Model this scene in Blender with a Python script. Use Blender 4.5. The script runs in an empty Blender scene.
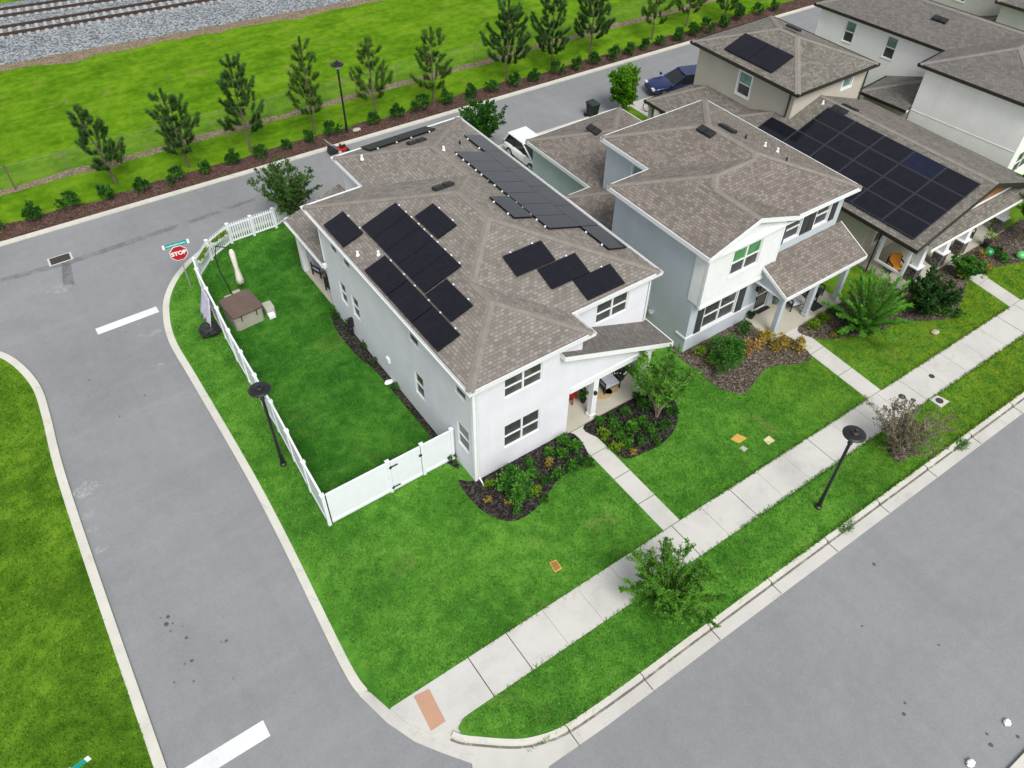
import bpy, bmesh, math, random
import numpy as np
from mathutils import Vector, Matrix, noise
RAD = math.radians
sc = bpy.context.scene
COL = sc.collection
random.seed(7)

# ------------------------------------------------------------------ materials
def new_mat(name):
    m = bpy.data.materials.new(name); m.use_nodes = True
    nt = m.node_tree; b = nt.nodes['Principled BSDF']
    return m, nt, b

def N(nt, typ, **kw):
    n = nt.nodes.new(typ)
    for k, v in kw.items():
        if k in n.inputs.keys(): n.inputs[k].default_value = v
        else: setattr(n, k, v)
    return n

def ramp(nt, fac, stops):
    r = nt.nodes.new('ShaderNodeValToRGB'); e = r.color_ramp.elements
    e[0].position, e[0].color = stops[0][0], (*stops[0][1], 1)
    e[1].position, e[1].color = stops[-1][0], (*stops[-1][1], 1)
    for p, c in stops[1:-1]:
        x = e.new(p); x.color = (*c, 1)
    nt.links.new(fac, r.inputs[0]); return r.outputs[0]

def coords(nt, scale=(1, 1, 1), kind='Object'):
    t = nt.nodes.new('ShaderNodeTexCoord'); mp = nt.nodes.new('ShaderNodeMapping')
    mp.inputs['Scale'].default_value = scale
    nt.links.new(t.outputs[kind], mp.inputs[0]); return mp.outputs[0]

def noise_n(nt, vec, scale, detail=4, rough=.6, dist=0):
    n = N(nt, 'ShaderNodeTexNoise', Scale=scale, Detail=detail, Roughness=rough, Distortion=dist)
    nt.links.new(vec, n.inputs['Vector']); return n.outputs['Fac']

def mixc(nt, fac, a, b, mode='MIX'):
    m = nt.nodes.new('ShaderNodeMix'); m.data_type = 'RGBA'; m.blend_type = mode
    for sock, v in ((m.inputs[0], fac), (m.inputs[6], a), (m.inputs[7], b)):
        if isinstance(v, (int, float)): sock.default_value = v
        elif isinstance(v, tuple): sock.default_value = (*v, 1) if len(v) == 3 else v
        else: nt.links.new(v, sock)
    return m.outputs[2]

def math_n(nt, op, a, b=0.0, clamp=False):
    m = nt.nodes.new('ShaderNodeMath'); m.operation = op; m.use_clamp = clamp
    for i, v in enumerate((a, b)):
        if isinstance(v, (int, float)): m.inputs[i].default_value = v
        else: nt.links.new(v, m.inputs[i])
    return m.outputs[0]

def maprange(nt, v, a, b, c=0, d=1):
    m = nt.nodes.new('ShaderNodeMapRange')
    nt.links.new(v, m.inputs[0])
    for i, x in enumerate((a, b, c, d)): m.inputs[i + 1].default_value = x
    return m.outputs[0]

def bump(nt, b, h, strength=.3, dist=.02):
    n = N(nt, 'ShaderNodeBump', Strength=strength, Distance=dist)
    nt.links.new(h, n.inputs['Height']); nt.links.new(n.outputs[0], b.inputs['Normal'])

def plain(name, col, rough=.6, var=.12, scale=3.0, metal=0, bumpk=0, spec=.5):
    m, nt, b = new_mat(name)
    v = coords(nt)
    f = noise_n(nt, v, scale, 5)
    lo = tuple(c * (1 - var) for c in col); hi = tuple(min(1, c * (1 + var)) for c in col)
    nt.links.new(ramp(nt, f, [(.3, lo), (.7, hi)]), b.inputs['Base Color'])
    b.inputs['Roughness'].default_value = rough; b.inputs['Metallic'].default_value = metal
    b.inputs['Specular IOR Level'].default_value = spec
    if bumpk: bump(nt, b, noise_n(nt, v, scale * 12, 3), bumpk, .01)
    return m

def leafmat(name, dark, mid, light, trans=.25):
    m, nt, b = new_mat(name)
    a = nt.nodes.new('ShaderNodeAttribute'); a.attribute_name = 'tint'
    c = ramp(nt, a.outputs['Fac'], [(0, dark), (.5, mid), (1, light)])
    nt.links.new(c, b.inputs['Base Color'])
    b.inputs['Roughness'].default_value = .7; b.inputs['Specular IOR Level'].default_value = .08
    t = nt.nodes.new('ShaderNodeBsdfTranslucent'); nt.links.new(c, t.inputs[0])
    mx = nt.nodes.new('ShaderNodeMixShader'); mx.inputs[0].default_value = trans
    nt.links.new(b.outputs[0], mx.inputs[1]); nt.links.new(t.outputs[0], mx.inputs[2])
    nt.links.new(mx.outputs[0], nt.nodes['Material Output'].inputs[0])
    return m

def grassmat(name, dark, mid, light, dry, dry_amt=.35, yellow_x=None, tinted=False, streak=False):
    m, nt, b = new_mat(name)
    v = coords(nt)
    f1 = noise_n(nt, v, .35, 3, .6); f2 = noise_n(nt, v, 1.7, 5, .65, .4); f3 = noise_n(nt, v, 17, 4, .8)
    s = math_n(nt, 'ADD', math_n(nt, 'MULTIPLY', f1, .36), math_n(nt, 'MULTIPLY', f2, .36))
    s = math_n(nt, 'ADD', s, math_n(nt, 'MULTIPLY', f3, .28))
    if tinted:
        ta = nt.nodes.new('ShaderNodeAttribute'); ta.attribute_name = 'tint'
        s = math_n(nt, 'ADD', s, math_n(nt, 'MULTIPLY', math_n(nt, 'SUBTRACT', ta.outputs['Fac'], .5), .3))
    if streak:
        s = math_n(nt, 'ADD', s, math_n(nt, 'MULTIPLY', math_n(nt, 'SUBTRACT', noise_n(nt, coords(nt, (.12, .9, 1)), 1.0, 4, .6), .5), .28))
    c = ramp(nt, s, [(.40, dark), (.5, mid), (.60, light)])
    d = noise_n(nt, v, .55, 6, .7, .6)
    dm = maprange(nt, d, .58, .74, 0, dry_amt)
    c = mixc(nt, dm, c, dry)
    if yellow_x:
        sx = nt.nodes.new('ShaderNodeSeparateXYZ'); nt.links.new(v, sx.inputs[0])
        ym = maprange(nt, sx.outputs[0], yellow_x[0], yellow_x[1], 0, .75)
        ym = math_n(nt, 'MULTIPLY', ym, maprange(nt, f2, .38, .6, .25, 1))
        c = mixc(nt, ym, c, (.17, .24, .012))
    nt.links.new(c, b.inputs['Base Color'])
    b.inputs['Roughness'].default_value = 1.0; b.inputs['Specular IOR Level'].default_value = .02
    bump(nt, b, noise_n(nt, v, 30, 4, .8), .6, .04)
    return m

def asphaltmat(name, base, tint=(1, 1, 1)):
    m, nt, b = new_mat(name)
    v = coords(nt)
    f1 = noise_n(nt, v, .18, 4, .6, .5); f3 = noise_n(nt, v, 16, 5, .85); f2 = noise_n(nt, v, 2.2, 5, .7)
    s = math_n(nt, 'ADD', math_n(nt, 'MULTIPLY', f1, .35), math_n(nt, 'MULTIPLY', f3, .5))
    s = math_n(nt, 'ADD', s, math_n(nt, 'MULTIPLY', f2, .15))
    lo = tuple(base * .8 * t for t in tint); hi = tuple(base * 1.2 * t for t in tint)
    c = ramp(nt, s, [(.36, lo), (.64, hi)])
    # tyre wear: long soft streaks along the carriageway, and dark oil spots
    vs = coords(nt, (.9, .05, 1)); st = noise_n(nt, vs, 1.0, 4, .6)
    c = mixc(nt, maprange(nt, st, .5, .75, 0, .22), c, tuple(base * .66 * t for t in tint))
    vx = coords(nt, (.05, .9, 1)); sx = noise_n(nt, vx, 1.0, 4, .6)
    c = mixc(nt, maprange(nt, sx, .52, .75, 0, .25), c, tuple(base * 1.35 * t for t in tint))
    vo = N(nt, 'ShaderNodeTexVoronoi', Scale=.8); nt.links.new(v, vo.inputs['Vector'])
    gate = maprange(nt, noise_n(nt, v, .12, 2), .5, .6, 0, .8)
    sp = math_n(nt, 'MULTIPLY', maprange(nt, vo.outputs['Distance'], .03, .06, 1, 0), gate)
    c = mixc(nt, math_n(nt, 'MULTIPLY', sp, .6), c, (.08, .08, .08))
    # thin cracks
    cr = N(nt, 'ShaderNodeTexVoronoi', Scale=.22, feature='DISTANCE_TO_EDGE')
    wv = mixc(nt, .12, v, N(nt, 'ShaderNodeTexNoise', Scale=1.5, Detail=4).outputs['Color'])
    nt.links.new(wv, cr.inputs['Vector'])
    ck = math_n(nt, 'MULTIPLY', maprange(nt, cr.outputs['Distance'], .0, .006, .3, 0), maprange(nt, f2, .5, .6, 0, 1))
    c = mixc(nt, math_n(nt, 'MULTIPLY', ck, 0.0), c, (.07, .07, .07))
    nt.links.new(c, b.inputs['Base Color']); b.inputs['Roughness'].default_value = .85
    b.inputs['Specular IOR Level'].default_value = .25
    bump(nt, b, f3, .25, .01)
    return m

def concretemat(name, col, stain=.5):
    m, nt, b = new_mat(name)
    v = coords(nt)
    f1 = noise_n(nt, v, .6, 6, .65, .3); f2 = noise_n(nt, v, 25, 3, .7)
    s = math_n(nt, 'ADD', math_n(nt, 'MULTIPLY', f1, .7), math_n(nt, 'MULTIPLY', f2, .3))
    c = ramp(nt, s, [(.3, tuple(x * .82 for x in col)), (.5, col), (.7, tuple(x * 1.1 for x in col))])
    d = noise_n(nt, v, 1.6, 6, .75, 1.0)
    c = mixc(nt, maprange(nt, d, .57, .75, 0, stain), c, tuple(x * y for x, y in zip(col, (.52, .48, .42))))
    nt.links.new(c, b.inputs['Base Color']); b.inputs['Roughness'].default_value = .85
    b.inputs['Specular IOR Level'].default_value = .2
    bump(nt, b, f2, .15, .005)
    return m

def shinglemat(name, cols, mortar):
    m, nt, b = new_mat(name)
    t = nt.nodes.new('ShaderNodeTexCoord'); uv = t.outputs['UV']
    br = N(nt, 'ShaderNodeTexBrick', Scale=1.0)
    br.inputs['Brick Width'].default_value = .2; br.inputs['Row Height'].default_value = .14
    br.inputs['Mortar Size'].default_value = .011; br.inputs['Mortar Smooth'].default_value = .3
    br.inputs['Bias'].default_value = 0
    br.inputs['Color1'].default_value = (0, 0, 0, 1); br.inputs['Color2'].default_value = (1, 1, 1, 1)
    br.inputs['Mortar'].default_value = (.5, .5, .5, 1)
    nz = N(nt, 'ShaderNodeTexNoise', Scale=2.5, Detail=3)
    nt.links.new(uv, nz.inputs['Vector'])
    dv = mixc(nt, .02, uv, nz.outputs['Color'], 'ADD')
    nt.links.new(dv, br.inputs['Vector'])
    sp = nt.nodes.new('ShaderNodeSeparateColor'); nt.links.new(br.outputs['Color'], sp.inputs[0])
    f = noise_n(nt, uv, .5, 4); g = noise_n(nt, uv, 40, 2, .8); h = noise_n(nt, uv, 5, 3, .7)
    s = math_n(nt, 'ADD', math_n(nt, 'MULTIPLY', sp.outputs[0], .36), math_n(nt, 'MULTIPLY', f, .3))
    s = math_n(nt, 'ADD', s, math_n(nt, 'MULTIPLY', g, .2)); s = math_n(nt, 'ADD', s, math_n(nt, 'MULTIPLY', h, .2))
    c = ramp(nt, s, [(.2, cols[0]), (.5, cols[1]), (.85, cols[2])])
    c = mixc(nt, math_n(nt, 'MULTIPLY', br.outputs['Fac'], .8), c, mortar)
    nt.links.new(c, b.inputs['Base Color']); b.inputs['Roughness'].default_value = .9
    b.inputs['Specular IOR Level'].default_value = .2
    # each course is a little wedge, thick at its lower edge
    sx = nt.nodes.new('ShaderNodeSeparateXYZ'); nt.links.new(uv, sx.inputs[0])
    fr = math_n(nt, 'FRACT', math_n(nt, 'DIVIDE', sx.outputs[1], .14))
    hgt = math_n(nt, 'SUBTRACT', math_n(nt, 'ADD', math_n(nt, 'MULTIPLY', fr, -1.0), math_n(nt, 'MULTIPLY', sp.outputs[0], .6)), br.outputs['Fac'])
    bump(nt, b, hgt, .5, .02)
    return m

def capmat(name, col):
    m, nt, b = new_mat(name)
    v = coords(nt); f = noise_n(nt, v, 30, 3, .8); g = noise_n(nt, v, 3, 4)
    s = math_n(nt, 'ADD', math_n(nt, 'MULTIPLY', f, .5), math_n(nt, 'MULTIPLY', g, .5))
    nt.links.new(ramp(nt, s, [(.35, tuple(x * .8 for x in col)), (.65, tuple(x * 1.15 for x in col))]), b.inputs['Base Color'])
    b.inputs['Roughness'].default_value = .95; b.inputs['Specular IOR Level'].default_value = .15
    bump(nt, b, f, .4, .01)
    return m

def stuccomat(name, col, lap=0.0):
    m, nt, b = new_mat(name)
    v = coords(nt); f = noise_n(nt, v, .8, 5, .6); g = noise_n(nt, v, 60, 3, .8)
    c = ramp(nt, f, [(.3, tuple(x * .93 for x in col)), (.7, tuple(min(.9, x * 1.04) for x in col))])
    vz = coords(nt, (2.5, 2.5, .12)); st = noise_n(nt, vz, 1.0, 5, .7)
    c = mixc(nt, maprange(nt, st, .55, .8, 0, .22), c, tuple(x * .72 for x in col))
    nt.links.new(c, b.inputs['Base Color']); b.inputs['Roughness'].default_value = .8
    b.inputs['Specular IOR Level'].default_value = .25
    if lap:
        sx = nt.nodes.new('ShaderNodeSeparateXYZ'); nt.links.new(v, sx.inputs[0])
        fr = math_n(nt, 'FRACT', math_n(nt, 'DIVIDE', sx.outputs[2], lap))
        bump(nt, b, math_n(nt, 'MULTIPLY', fr, -1.0), .8, .02)
    else:
        bump(nt, b, g, .25, .008)
    return m

def panelmat(name, col, rough=.12):
    m, nt, b = new_mat(name)
    t = nt.nodes.new('ShaderNodeTexCoord'); uv = t.outputs['UV']
    br = N(nt, 'ShaderNodeTexBrick', Scale=1.0, offset=0.0)
    br.inputs['Brick Width'].default_value = .16; br.inputs['Row Height'].default_value = .16
    br.inputs['Mortar Size'].default_value = .004
    br.inputs['Color1'].default_value = (*col, 1); br.inputs['Color2'].default_value = (*[c * 1.25 for c in col], 1)
    br.inputs['Mortar'].default_value = (*[c * .55 for c in col], 1)
    nt.links.new(uv, br.inputs['Vector'])
    g = noise_n(nt, coords(nt), .9, 4)
    c = mixc(nt, maprange(nt, g, .4, .75, 0, .35), br.outputs['Color'], tuple(c * 1.8 for c in col))
    nt.links.new(c, b.inputs['Base Color']); b.inputs['Roughness'].default_value = rough
    b.inputs['Specular IOR Level'].default_value = .3
    return m

def glassmat(name, col, rough=.06, blinds=.0):
    m, nt, b = new_mat(name)
    v = coords(nt); f = noise_n(nt, v, 1.4, 3)
    c = ramp(nt, f, [(.35, tuple(x * .6 for x in col)), (.65, tuple(x * 1.3 for x in col))])
    if blinds:
        sx = nt.nodes.new('ShaderNodeSeparateXYZ'); nt.links.new(v, sx.inputs[0])
        fr = math_n(nt, 'FRACT', math_n(nt, 'DIVIDE', sx.outputs[2], .09))
        c = mixc(nt, math_n(nt, 'MULTIPLY', maprange(nt, fr, .6, .7, 0, 1), blinds), c, (.3, .31, .3))
    nt.links.new(c, b.inputs['Base Color']); b.inputs['Roughness'].default_value = rough
    b.inputs['Specular IOR Level'].default_value = .6
    return m

def mulchmat(name, cols, vs=16.0):
    m, nt, b = new_mat(name)
    v = coords(nt)
    vo = N(nt, 'ShaderNodeTexVoronoi', Scale=vs); nt.links.new(v, vo.inputs['Vector'])
    sp = nt.nodes.new('ShaderNodeSeparateColor'); nt.links.new(vo.outputs['Color'], sp.inputs[0])
    f = noise_n(nt, v, 1.2, 5, .7)
    s = math_n(nt, 'ADD', math_n(nt, 'MULTIPLY', sp.outputs[0], .6), math_n(nt, 'MULTIPLY', f, .4))
    c = ramp(nt, s, [(.2, cols[0]), (.55, cols[1]), (.85, cols[2])])
    nt.links.new(c, b.inputs['Base Color']); b.inputs['Roughness'].default_value = .95
    b.inputs['Specular IOR Level'].default_value = .15
    bump(nt, b, s, .9, .05)
    return m

M = {}
M['lawn'] = grassmat('lawn_grass', (.041, .132, .016), (.070, .212, .024), (.13, .305, .039), (.22, .24, .07), .5, (21, 33))
M['yard'] = grassmat('yard_grass', (.021, .094, .011), (.041, .156, .018), (.088, .235, .03), (.13, .12, .04), .55)  # darker than the front lawn: shade inside the fence put into the colour
M['corner_lawn'] = grassmat('corner_grass', (.042, .112, .008), (.080, .18, .013), (.15, .28, .022), (.12, .13, .03), .45)
M['field'] = grassmat('field_grass', (.060, .145, .005), (.100, .215, .008), (.155, .28, .014), (.22, .19, .06), .75, streak=True)
M['asphalt'] = asphaltmat('aged_asphalt', .236, (.985, 1.0, 1.015))
M['concrete'] = concretemat('pale_concrete', (.525, .51, .47), .35)
M['kerbc'] = concretemat('kerb_concrete', (.575, .56, .49), .65)
M['gutterc'] = concretemat('gutter_concrete', (.52, .50, .46), .5)
M['slabc'] = concretemat('porch_concrete', (.46, .43, .35), .2)
M['joint'] = plain('joint_dirt', (.09, .08, .065), .95)
M['ramp_pad'] = concretemat('terracotta_pad', (.46, .27, .18), .35)
M['shingle'] = shinglemat('weathered_shingle', ((.135, .12, .104), (.213, .19, .165), (.315, .287, .254)), (.105, .094, .081))
M['shingle_b'] = shinglemat('brown_shingle', ((.118, .102, .086), (.19, .165, .141), (.30, .264, .227)), (.09, .078, .066))
M['shingle_c'] = shinglemat('grey_shingle', ((.10, .091, .076), (.17, .156, .133), (.275, .255, .222)), (.076, .069, .057))
M['shingle_d'] = shinglemat('dark_shingle', ((.10, .09, .08), (.152, .139, .126), (.205, .19, .175)), (.095, .086, .077))
M['cap'] = capmat('ridge_shingle', (.225, .203, .175))
M['cap_d'] = capmat('dark_ridge_shingle', (.21, .195, .178))
M['white'] = plain('white_trim', (.78, .785, .785), .45, .04)
M['vinyl'] = plain('white_vinyl', (.76, .78, .80), .35, .03)
M['bronze'] = plain('bronze_trim', (.03, .025, .02), .4, .15)
M['wall_white'] = stuccomat('cool_white_stucco', (.70, .695, .73))
M['wall_grey'] = stuccomat('grey_blue_stucco', (.48, .525, .565))
M['wall_siding'] = stuccomat('white_lap_siding', (.72, .72, .71), .16)
M['wall_tan'] = stuccomat('tan_stucco', (.47, .435, .36))
M['wall_cream'] = stuccomat('warm_white_stucco', (.85, .84, .815))
M['wall_sage'] = stuccomat('pale_sage_stucco', (.52, .52, .45))
M['cedar'] = stuccomat('cedar_shakes', (.36, .155, .06), .2)
M['stone'] = mulchmat('ledger_stone', ((.04, .035, .03), (.12, .11, .1), (.26, .24, .22)))
M['glass'] = glassmat('window_glass', (.024, .028, .026), .06, .25)
M['glass_green'] = glassmat('green_reflection_glass', (.075, .23, .085), .12)  # green reflection in the panes painted as base colour
M['glass_teal'] = glassmat('teal_reflection_glass', (.15, .26, .22), .12)  # teal reflection, likewise painted into the base colour
M['screen'] = glassmat('screened_glass', (.055, .062, .06), .35)
M['solar'] = panelmat('black_solar_cells', (.0085, .0085, .0125), .09)
M['solar_matt'] = panelmat('matt_solar_cells', (.012, .0125, .015), .5)
M['solar_blue'] = panelmat('blue_solar_cells', (.009, .0108, .026), .09)
M['black_metal'] = plain('black_metal', (.012, .012, .013), .4, .2)
M['black_plastic'] = plain('black_plastic', (.015, .016, .017), .55, .2)
M['steel'] = plain('pale_metal', (.6, .6, .6), .35, .1, metal=.6)
M['shutter'] = plain('charcoal_shutter', (.045, .047, .05), .5, .1)
M['mulch_black'] = mulchmat('black_mulch', ((.008, .007, .007), (.028, .024, .022), (.09, .075, .065)))
M['mulch_brown'] = mulchmat('brown_mulch', ((.03, .024, .018), (.10, .078, .06), (.24, .2, .16)))
M['mulch_red'] = mulchmat('red_mulch', ((.04, .022, .016), (.095, .052, .04), (.17, .11, .085)))
M['dirt'] = mulchmat('bare_dirt', ((.12, .085, .05), (.23, .175, .115), (.36, .3, .22)))
M['ballast'] = mulchmat('rail_ballast', ((.07, .078, .082), (.23, .25, .26), (.41, .43, .44)), 9.0)
M['bark'] = plain('grey_brown_bark', (.13, .1, .075), .9, .3, 8, bumpk=.5)
M['stem'] = plain('pale_stem', (.28, .23, .17), .85, .3, 8)
M['leaf_pine'] = leafmat('pine_needles', (.031, .08, .02), (.068, .148, .035), (.135, .25, .06), .25)
M['leaf_pine2'] = leafmat('light_pine_needles', (.05, .11, .018), (.095, .185, .03), (.165, .28, .052), .3)
M['leaf_hedge'] = leafmat('hedge_leaves', (0.012, 0.049, 0.009), (0.032, 0.109, 0.017), (0.087, 0.232, 0.029), .2)
M['leaf_bright'] = leafmat('bright_leaves', (.04, .14, .008), (.095, .27, .012), (.19, .4, .02), .35)
M['leaf_myrtle'] = leafmat('myrtle_leaves', (.012, .06, .008), (.03, .125, .014), (.065, .2, .025), .3)
M['leaf_rear'] = leafmat('olive_leaves', (0.017, 0.061, 0.012), (0.051, 0.123, 0.023), (0.123, 0.225, 0.051), .25)
M['leaf_fresh'] = leafmat('fresh_leaves', (.05, .165, .016), (.11, .30, .032), (.2, .44, .055), .4)
M['leaf_garden'] = leafmat('garden_leaves', (0.022, 0.102, 0.014), (0.058, 0.196, 0.026), (0.160, 0.362, 0.051), .3)
M['leaf_dark'] = leafmat('dark_leaves', (0.009, 0.041, 0.009), (0.025, 0.081, 0.017), (0.072, 0.145, 0.036), .2)
M['leaf_bed'] = leafmat('bed_leaves', (0.029, 0.109, 0.014), (0.072, 0.232, 0.026), (0.189, 0.406, 0.051), .3)
M['leaf_lime'] = leafmat('lime_leaves', (.07, .16, .01), (.16, .29, .018), (.3, .42, .04), .3)
M['leaf_gold'] = leafmat('gold_leaves', (0.145, 0.123, 0.017), (0.377, 0.275, 0.043), (0.667, 0.493, 0.102), .3)
M['leaf_peach'] = leafmat('peach_leaves', (.22, .12, .03), (.46, .27, .08), (.6, .42, .15), .3)
M['leaf_palm'] = leafmat('palm_leaflets', (.045, .17, .014), (.10, .31, .03), (.21, .46, .06), .35)
M['leaf_dry'] = leafmat('dry_twiggy_leaves', (.07, .06, .04), (.17, .145, .10), (.3, .26, .19), .2)
M['blade'] = grassmat('grass_blades', (.043, .14, .016), (.075, .225, .024), (.145, .32, .039), (.22, .24, .07), .5, (21, 33), tinted=True)
M['flower_white'] = plain('white_petals', (.75, .72, .68), .6)
M['red_sign'] = plain('red_sign_face', (.42, .012, .022), .4, .06)
M['teal_sign'] = plain('teal_sign_face', (.01, .31, .27), .4, .06)
M['sign_white'] = plain('sign_white', (.85, .85, .85), .4, .02)
M['spa_shell'] = plain('beige_spa_shell', (.38, .355, .3), .5, .06)
M['spa_cover'] = plain('brown_spa_cover', (.13, .088, .068), .55, .18, 2)
M['canvas'] = plain('cream_canvas', (.74, .70, .60), .8, .08)
M['lilac'] = plain('lilac_grey_cloth', (.48, .46, .56), .75, .12, 4)
M['car_white'] = plain('white_car_paint', (.76, .77, .77), .18, .02)
M['car_blue'] = plain('dark_blue_car_paint', (.012, .025, .10), .15, .1)
M['tyre'] = plain('tyre_rubber', (.014, .014, .014), .8, .2)
M['rim'] = plain('alloy_rim', (.35, .36, .37), .35, .1, metal=.6)
M['car_glass'] = glassmat('car_glass', (.012, .014, .016), .04)
M['light_glass'] = plain('lamp_lens', (.7, .72, .74), .15, .05)
M['red_paint'] = plain('red_paint', (.38, .02, .018), .35, .1)
M['orange'] = plain('orange_fabric', (.55, .22, .015), .7, .08)
M['rust_lid'] = concretemat('rusty_lid', (.33, .15, .05), .6)
M['yellow_lid'] = concretemat('ochre_lid', (.58, .36, .08), .4)
M['grey_lid'] = concretemat('pale_lid', (.42, .42, .34), .4)
M['wicker'] = plain('black_wicker', (.02, .019, .018), .7, .3, 20)
M['cushion'] = plain('grey_cushion', (.42, .43, .47), .85, .06)
M['jute'] = plain('jute_mat', (.42, .3, .15), .9, .15, 20)
M['doormat'] = plain('dark_doormat', (.02, .02, .021), .95, .2, 20)
M['green_pot'] = plain('green_glazed_pot', (.02, .22, .06), .3, .1)
M['terracotta'] = plain('terracotta_pot', (.3, .11, .06), .7, .1)
M['gravestone'] = plain('flat_stone', (.42, .37, .29), .85, .15, 5)
M['grate'] = plain('iron_grate', (.05, .043, .038), .7, .3, 12, metal=.2)
M['paint'] = concretemat('road_paint', (.70, .71, .71), .45)
M['rail'] = plain('rusty_rail', (.045, .03, .025), .55, .25, 4)
M['tie'] = concretemat('concrete_tie', (.40, .38, .36), .3)
M['galv'] = plain('galvanised_steel', (.32, .34, .34), .5, .12, metal=.3)
M['litter'] = plain('white_litter', (.8, .8, .8), .7, .03)
M['dry_skin'] = plain('weed_tan', (.3, .27, .15), .9, .2)

# ------------------------------------------------------------------ mesh tools
class MB:
    def __init__(s): s.v = []; s.f = []; s.t = []; s.uv = None
    def add(s, vs, fs, tint=None):
        o = len(s.v); s.v += [tuple(p) for p in vs]
        for f in fs:
            s.f.append(tuple(i + o for i in f)); s.t.append(.5 if tint is None else tint)
        return s
    def box(s, x0, x1, y0, y1, z0, z1, tint=None):
        return s.add([(x0, y0, z0), (x1, y0, z0), (x1, y1, z0), (x0, y1, z0), (x0, y0, z1), (x1, y0, z1), (x1, y1, z1), (x0, y1, z1)],
                     [(0, 3, 2, 1), (4, 5, 6, 7), (0, 1, 5, 4), (1, 2, 6, 5), (2, 3, 7, 6), (3, 0, 4, 7)], tint)
    def obox(s, c, u, v, w, hu, hv, hw):
        c, u, v, w = Vector(c), Vector(u).normalized(), Vector(v).normalized(), Vector(w).normalized()
        vs = [c + u * a * hu + v * b * hv + w * d * hw for d in (-1, 1) for a, b in ((-1, -1), (1, -1), (1, 1), (-1, 1))]
        return s.add(vs, [(0, 3, 2, 1), (4, 5, 6, 7), (0, 1, 5, 4), (1, 2, 6, 5), (2, 3, 7, 6), (3, 0, 4, 7)])
    def quad(s, a, b, c, d): return s.add([a, b, c, d], [(0, 1, 2, 3)])
    def poly(s, pts): return s.add(pts, [tuple(range(len(pts)))])
    def prism(s, pts2, z0, z1, bottom=False):
        n = len(pts2)
        vs = [(x, y, z0) for x, y in pts2] + [(x, y, z1) for x, y in pts2]
        fs = [tuple(range(n, 2 * n))] + [(i, (i + 1) % n, n + (i + 1) % n, n + i) for i in range(n)]
        if bottom: fs.append(tuple(reversed(range(n))))
        return s.add(vs, fs)
    def tube(s, pts, rad, n=6, cap=True):
        pts = [Vector(p) for p in pts]
        if isinstance(rad, (int, float)): rad = [rad] * len(pts)
        vs = []; up = Vector((0, 0, 1))
        for i, p in enumerate(pts):
            d = (pts[min(i + 1, len(pts) - 1)] - pts[max(i - 1, 0)]).normalized()
            a = d.cross(Vector((.13, 1, .07)) if abs(d.z) > .9 else up).normalized(); b = d.cross(a)
            vs += [p + (a * math.cos(k * 2 * math.pi / n) + b * math.sin(k * 2 * math.pi / n)) * rad[i] for k in range(n)]
        fs = []
        for i in range(len(pts) - 1):
            for k in range(n):
                k2 = (k + 1) % n
                fs.append((i * n + k, i * n + k2, (i + 1) * n + k2, (i + 1) * n + k))
        if cap: fs += [tuple(reversed(range(n))), tuple(range((len(pts) - 1) * n, len(pts) * n))]
        return s.add(vs, fs)
    def lathe(s, c, prof, n=20):
        vs = [(c[0] + r * math.cos(k * 2 * math.pi / n), c[1] + r * math.sin(k * 2 * math.pi / n), c[2] + z) for r, z in prof for k in range(n)]
        fs = []
        for i in range(len(prof) - 1):
            for k in range(n):
                k2 = (k + 1) % n
                fs.append((i * n + k, i * n + k2, (i + 1) * n + k2, (i + 1) * n + k))
        fs += [tuple(reversed(range(n))), tuple(range((len(prof) - 1) * n, len(prof) * n))]
        return s.add(vs, fs)
    def leaf(s, p, d, nrm, L, W, tint):
        d = d.normalized(); w = d.cross(nrm)
        if w.length < 1e-4: w = d.cross(Vector((.3, .5, .8)))
        w.normalize(); w *= W * .5
        o = len(s.v); m = p + d * L * .45
        s.v += [tuple(p), tuple(m + w), tuple(p + d * L), tuple(m - w)]
        s.f.append((o, o + 1, o + 2, o + 3)); s.t.append(tint)

def fix_normals(me):
    bm = bmesh.new(); bm.from_mesh(me); bmesh.ops.recalc_face_normals(bm, faces=bm.faces); bm.to_mesh(me); bm.free()

def obj(name, mb, mat, parent=None, smooth=False, bevel=0, solid=0, normals=True, uvs=None, tint=False):
    """link the collected shapes as ONE mesh; coordinates are scene coordinates, stored relative to the thing's base"""
    me = bpy.data.meshes.new(name)
    off = Vector(parent['base']) if parent is not None and 'base' in parent else Vector((0, 0, 0))
    v = mb.v if off.length == 0 else [(a - off.x, b - off.y, c - off.z) for a, b, c in mb.v]
    me.from_pydata(v, [], mb.f); me.validate()
    if uvs is not None:
        l = me.uv_layers.new(name='UVMap')
        for poly in me.polygons:
            for li in poly.loop_indices: l.data[li].uv = uvs[poly.index][li - poly.loop_start]
    if tint:
        a = me.attributes.new('tint', 'FLOAT', 'FACE'); a.data.foreach_set('value', mb.t[:len(me.polygons)])
    elif normals and len(mb.f) < 20000: fix_normals(me)
    me.materials.append(mat)
    if smooth: me.polygons.foreach_set('use_smooth', [True] * len(me.polygons))
    o = bpy.data.objects.new(name, me); COL.objects.link(o)
    if parent is not None:
        o.parent = parent
    if bevel:
        b = o.modifiers.new('bevel', 'BEVEL'); b.width = bevel; b.segments = 2; b.limit_method = 'ANGLE'
    if solid:
        b = o.modifiers.new('solid', 'SOLIDIFY'); b.thickness = solid; b.offset = 0
    return o

def thing(name, label, cat, base=(0, 0, 0), rotz=0, group=None):
    o = bpy.data.objects.new(name, None); COL.objects.link(o)
    o.empty_display_size = .2
    o.location = base; o.rotation_euler = (0, 0, rotz)
    o['base'] = tuple(float(x) for x in base)
    o['label'] = label; o['category'] = cat
    if group: o['group'] = group
    return o

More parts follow.
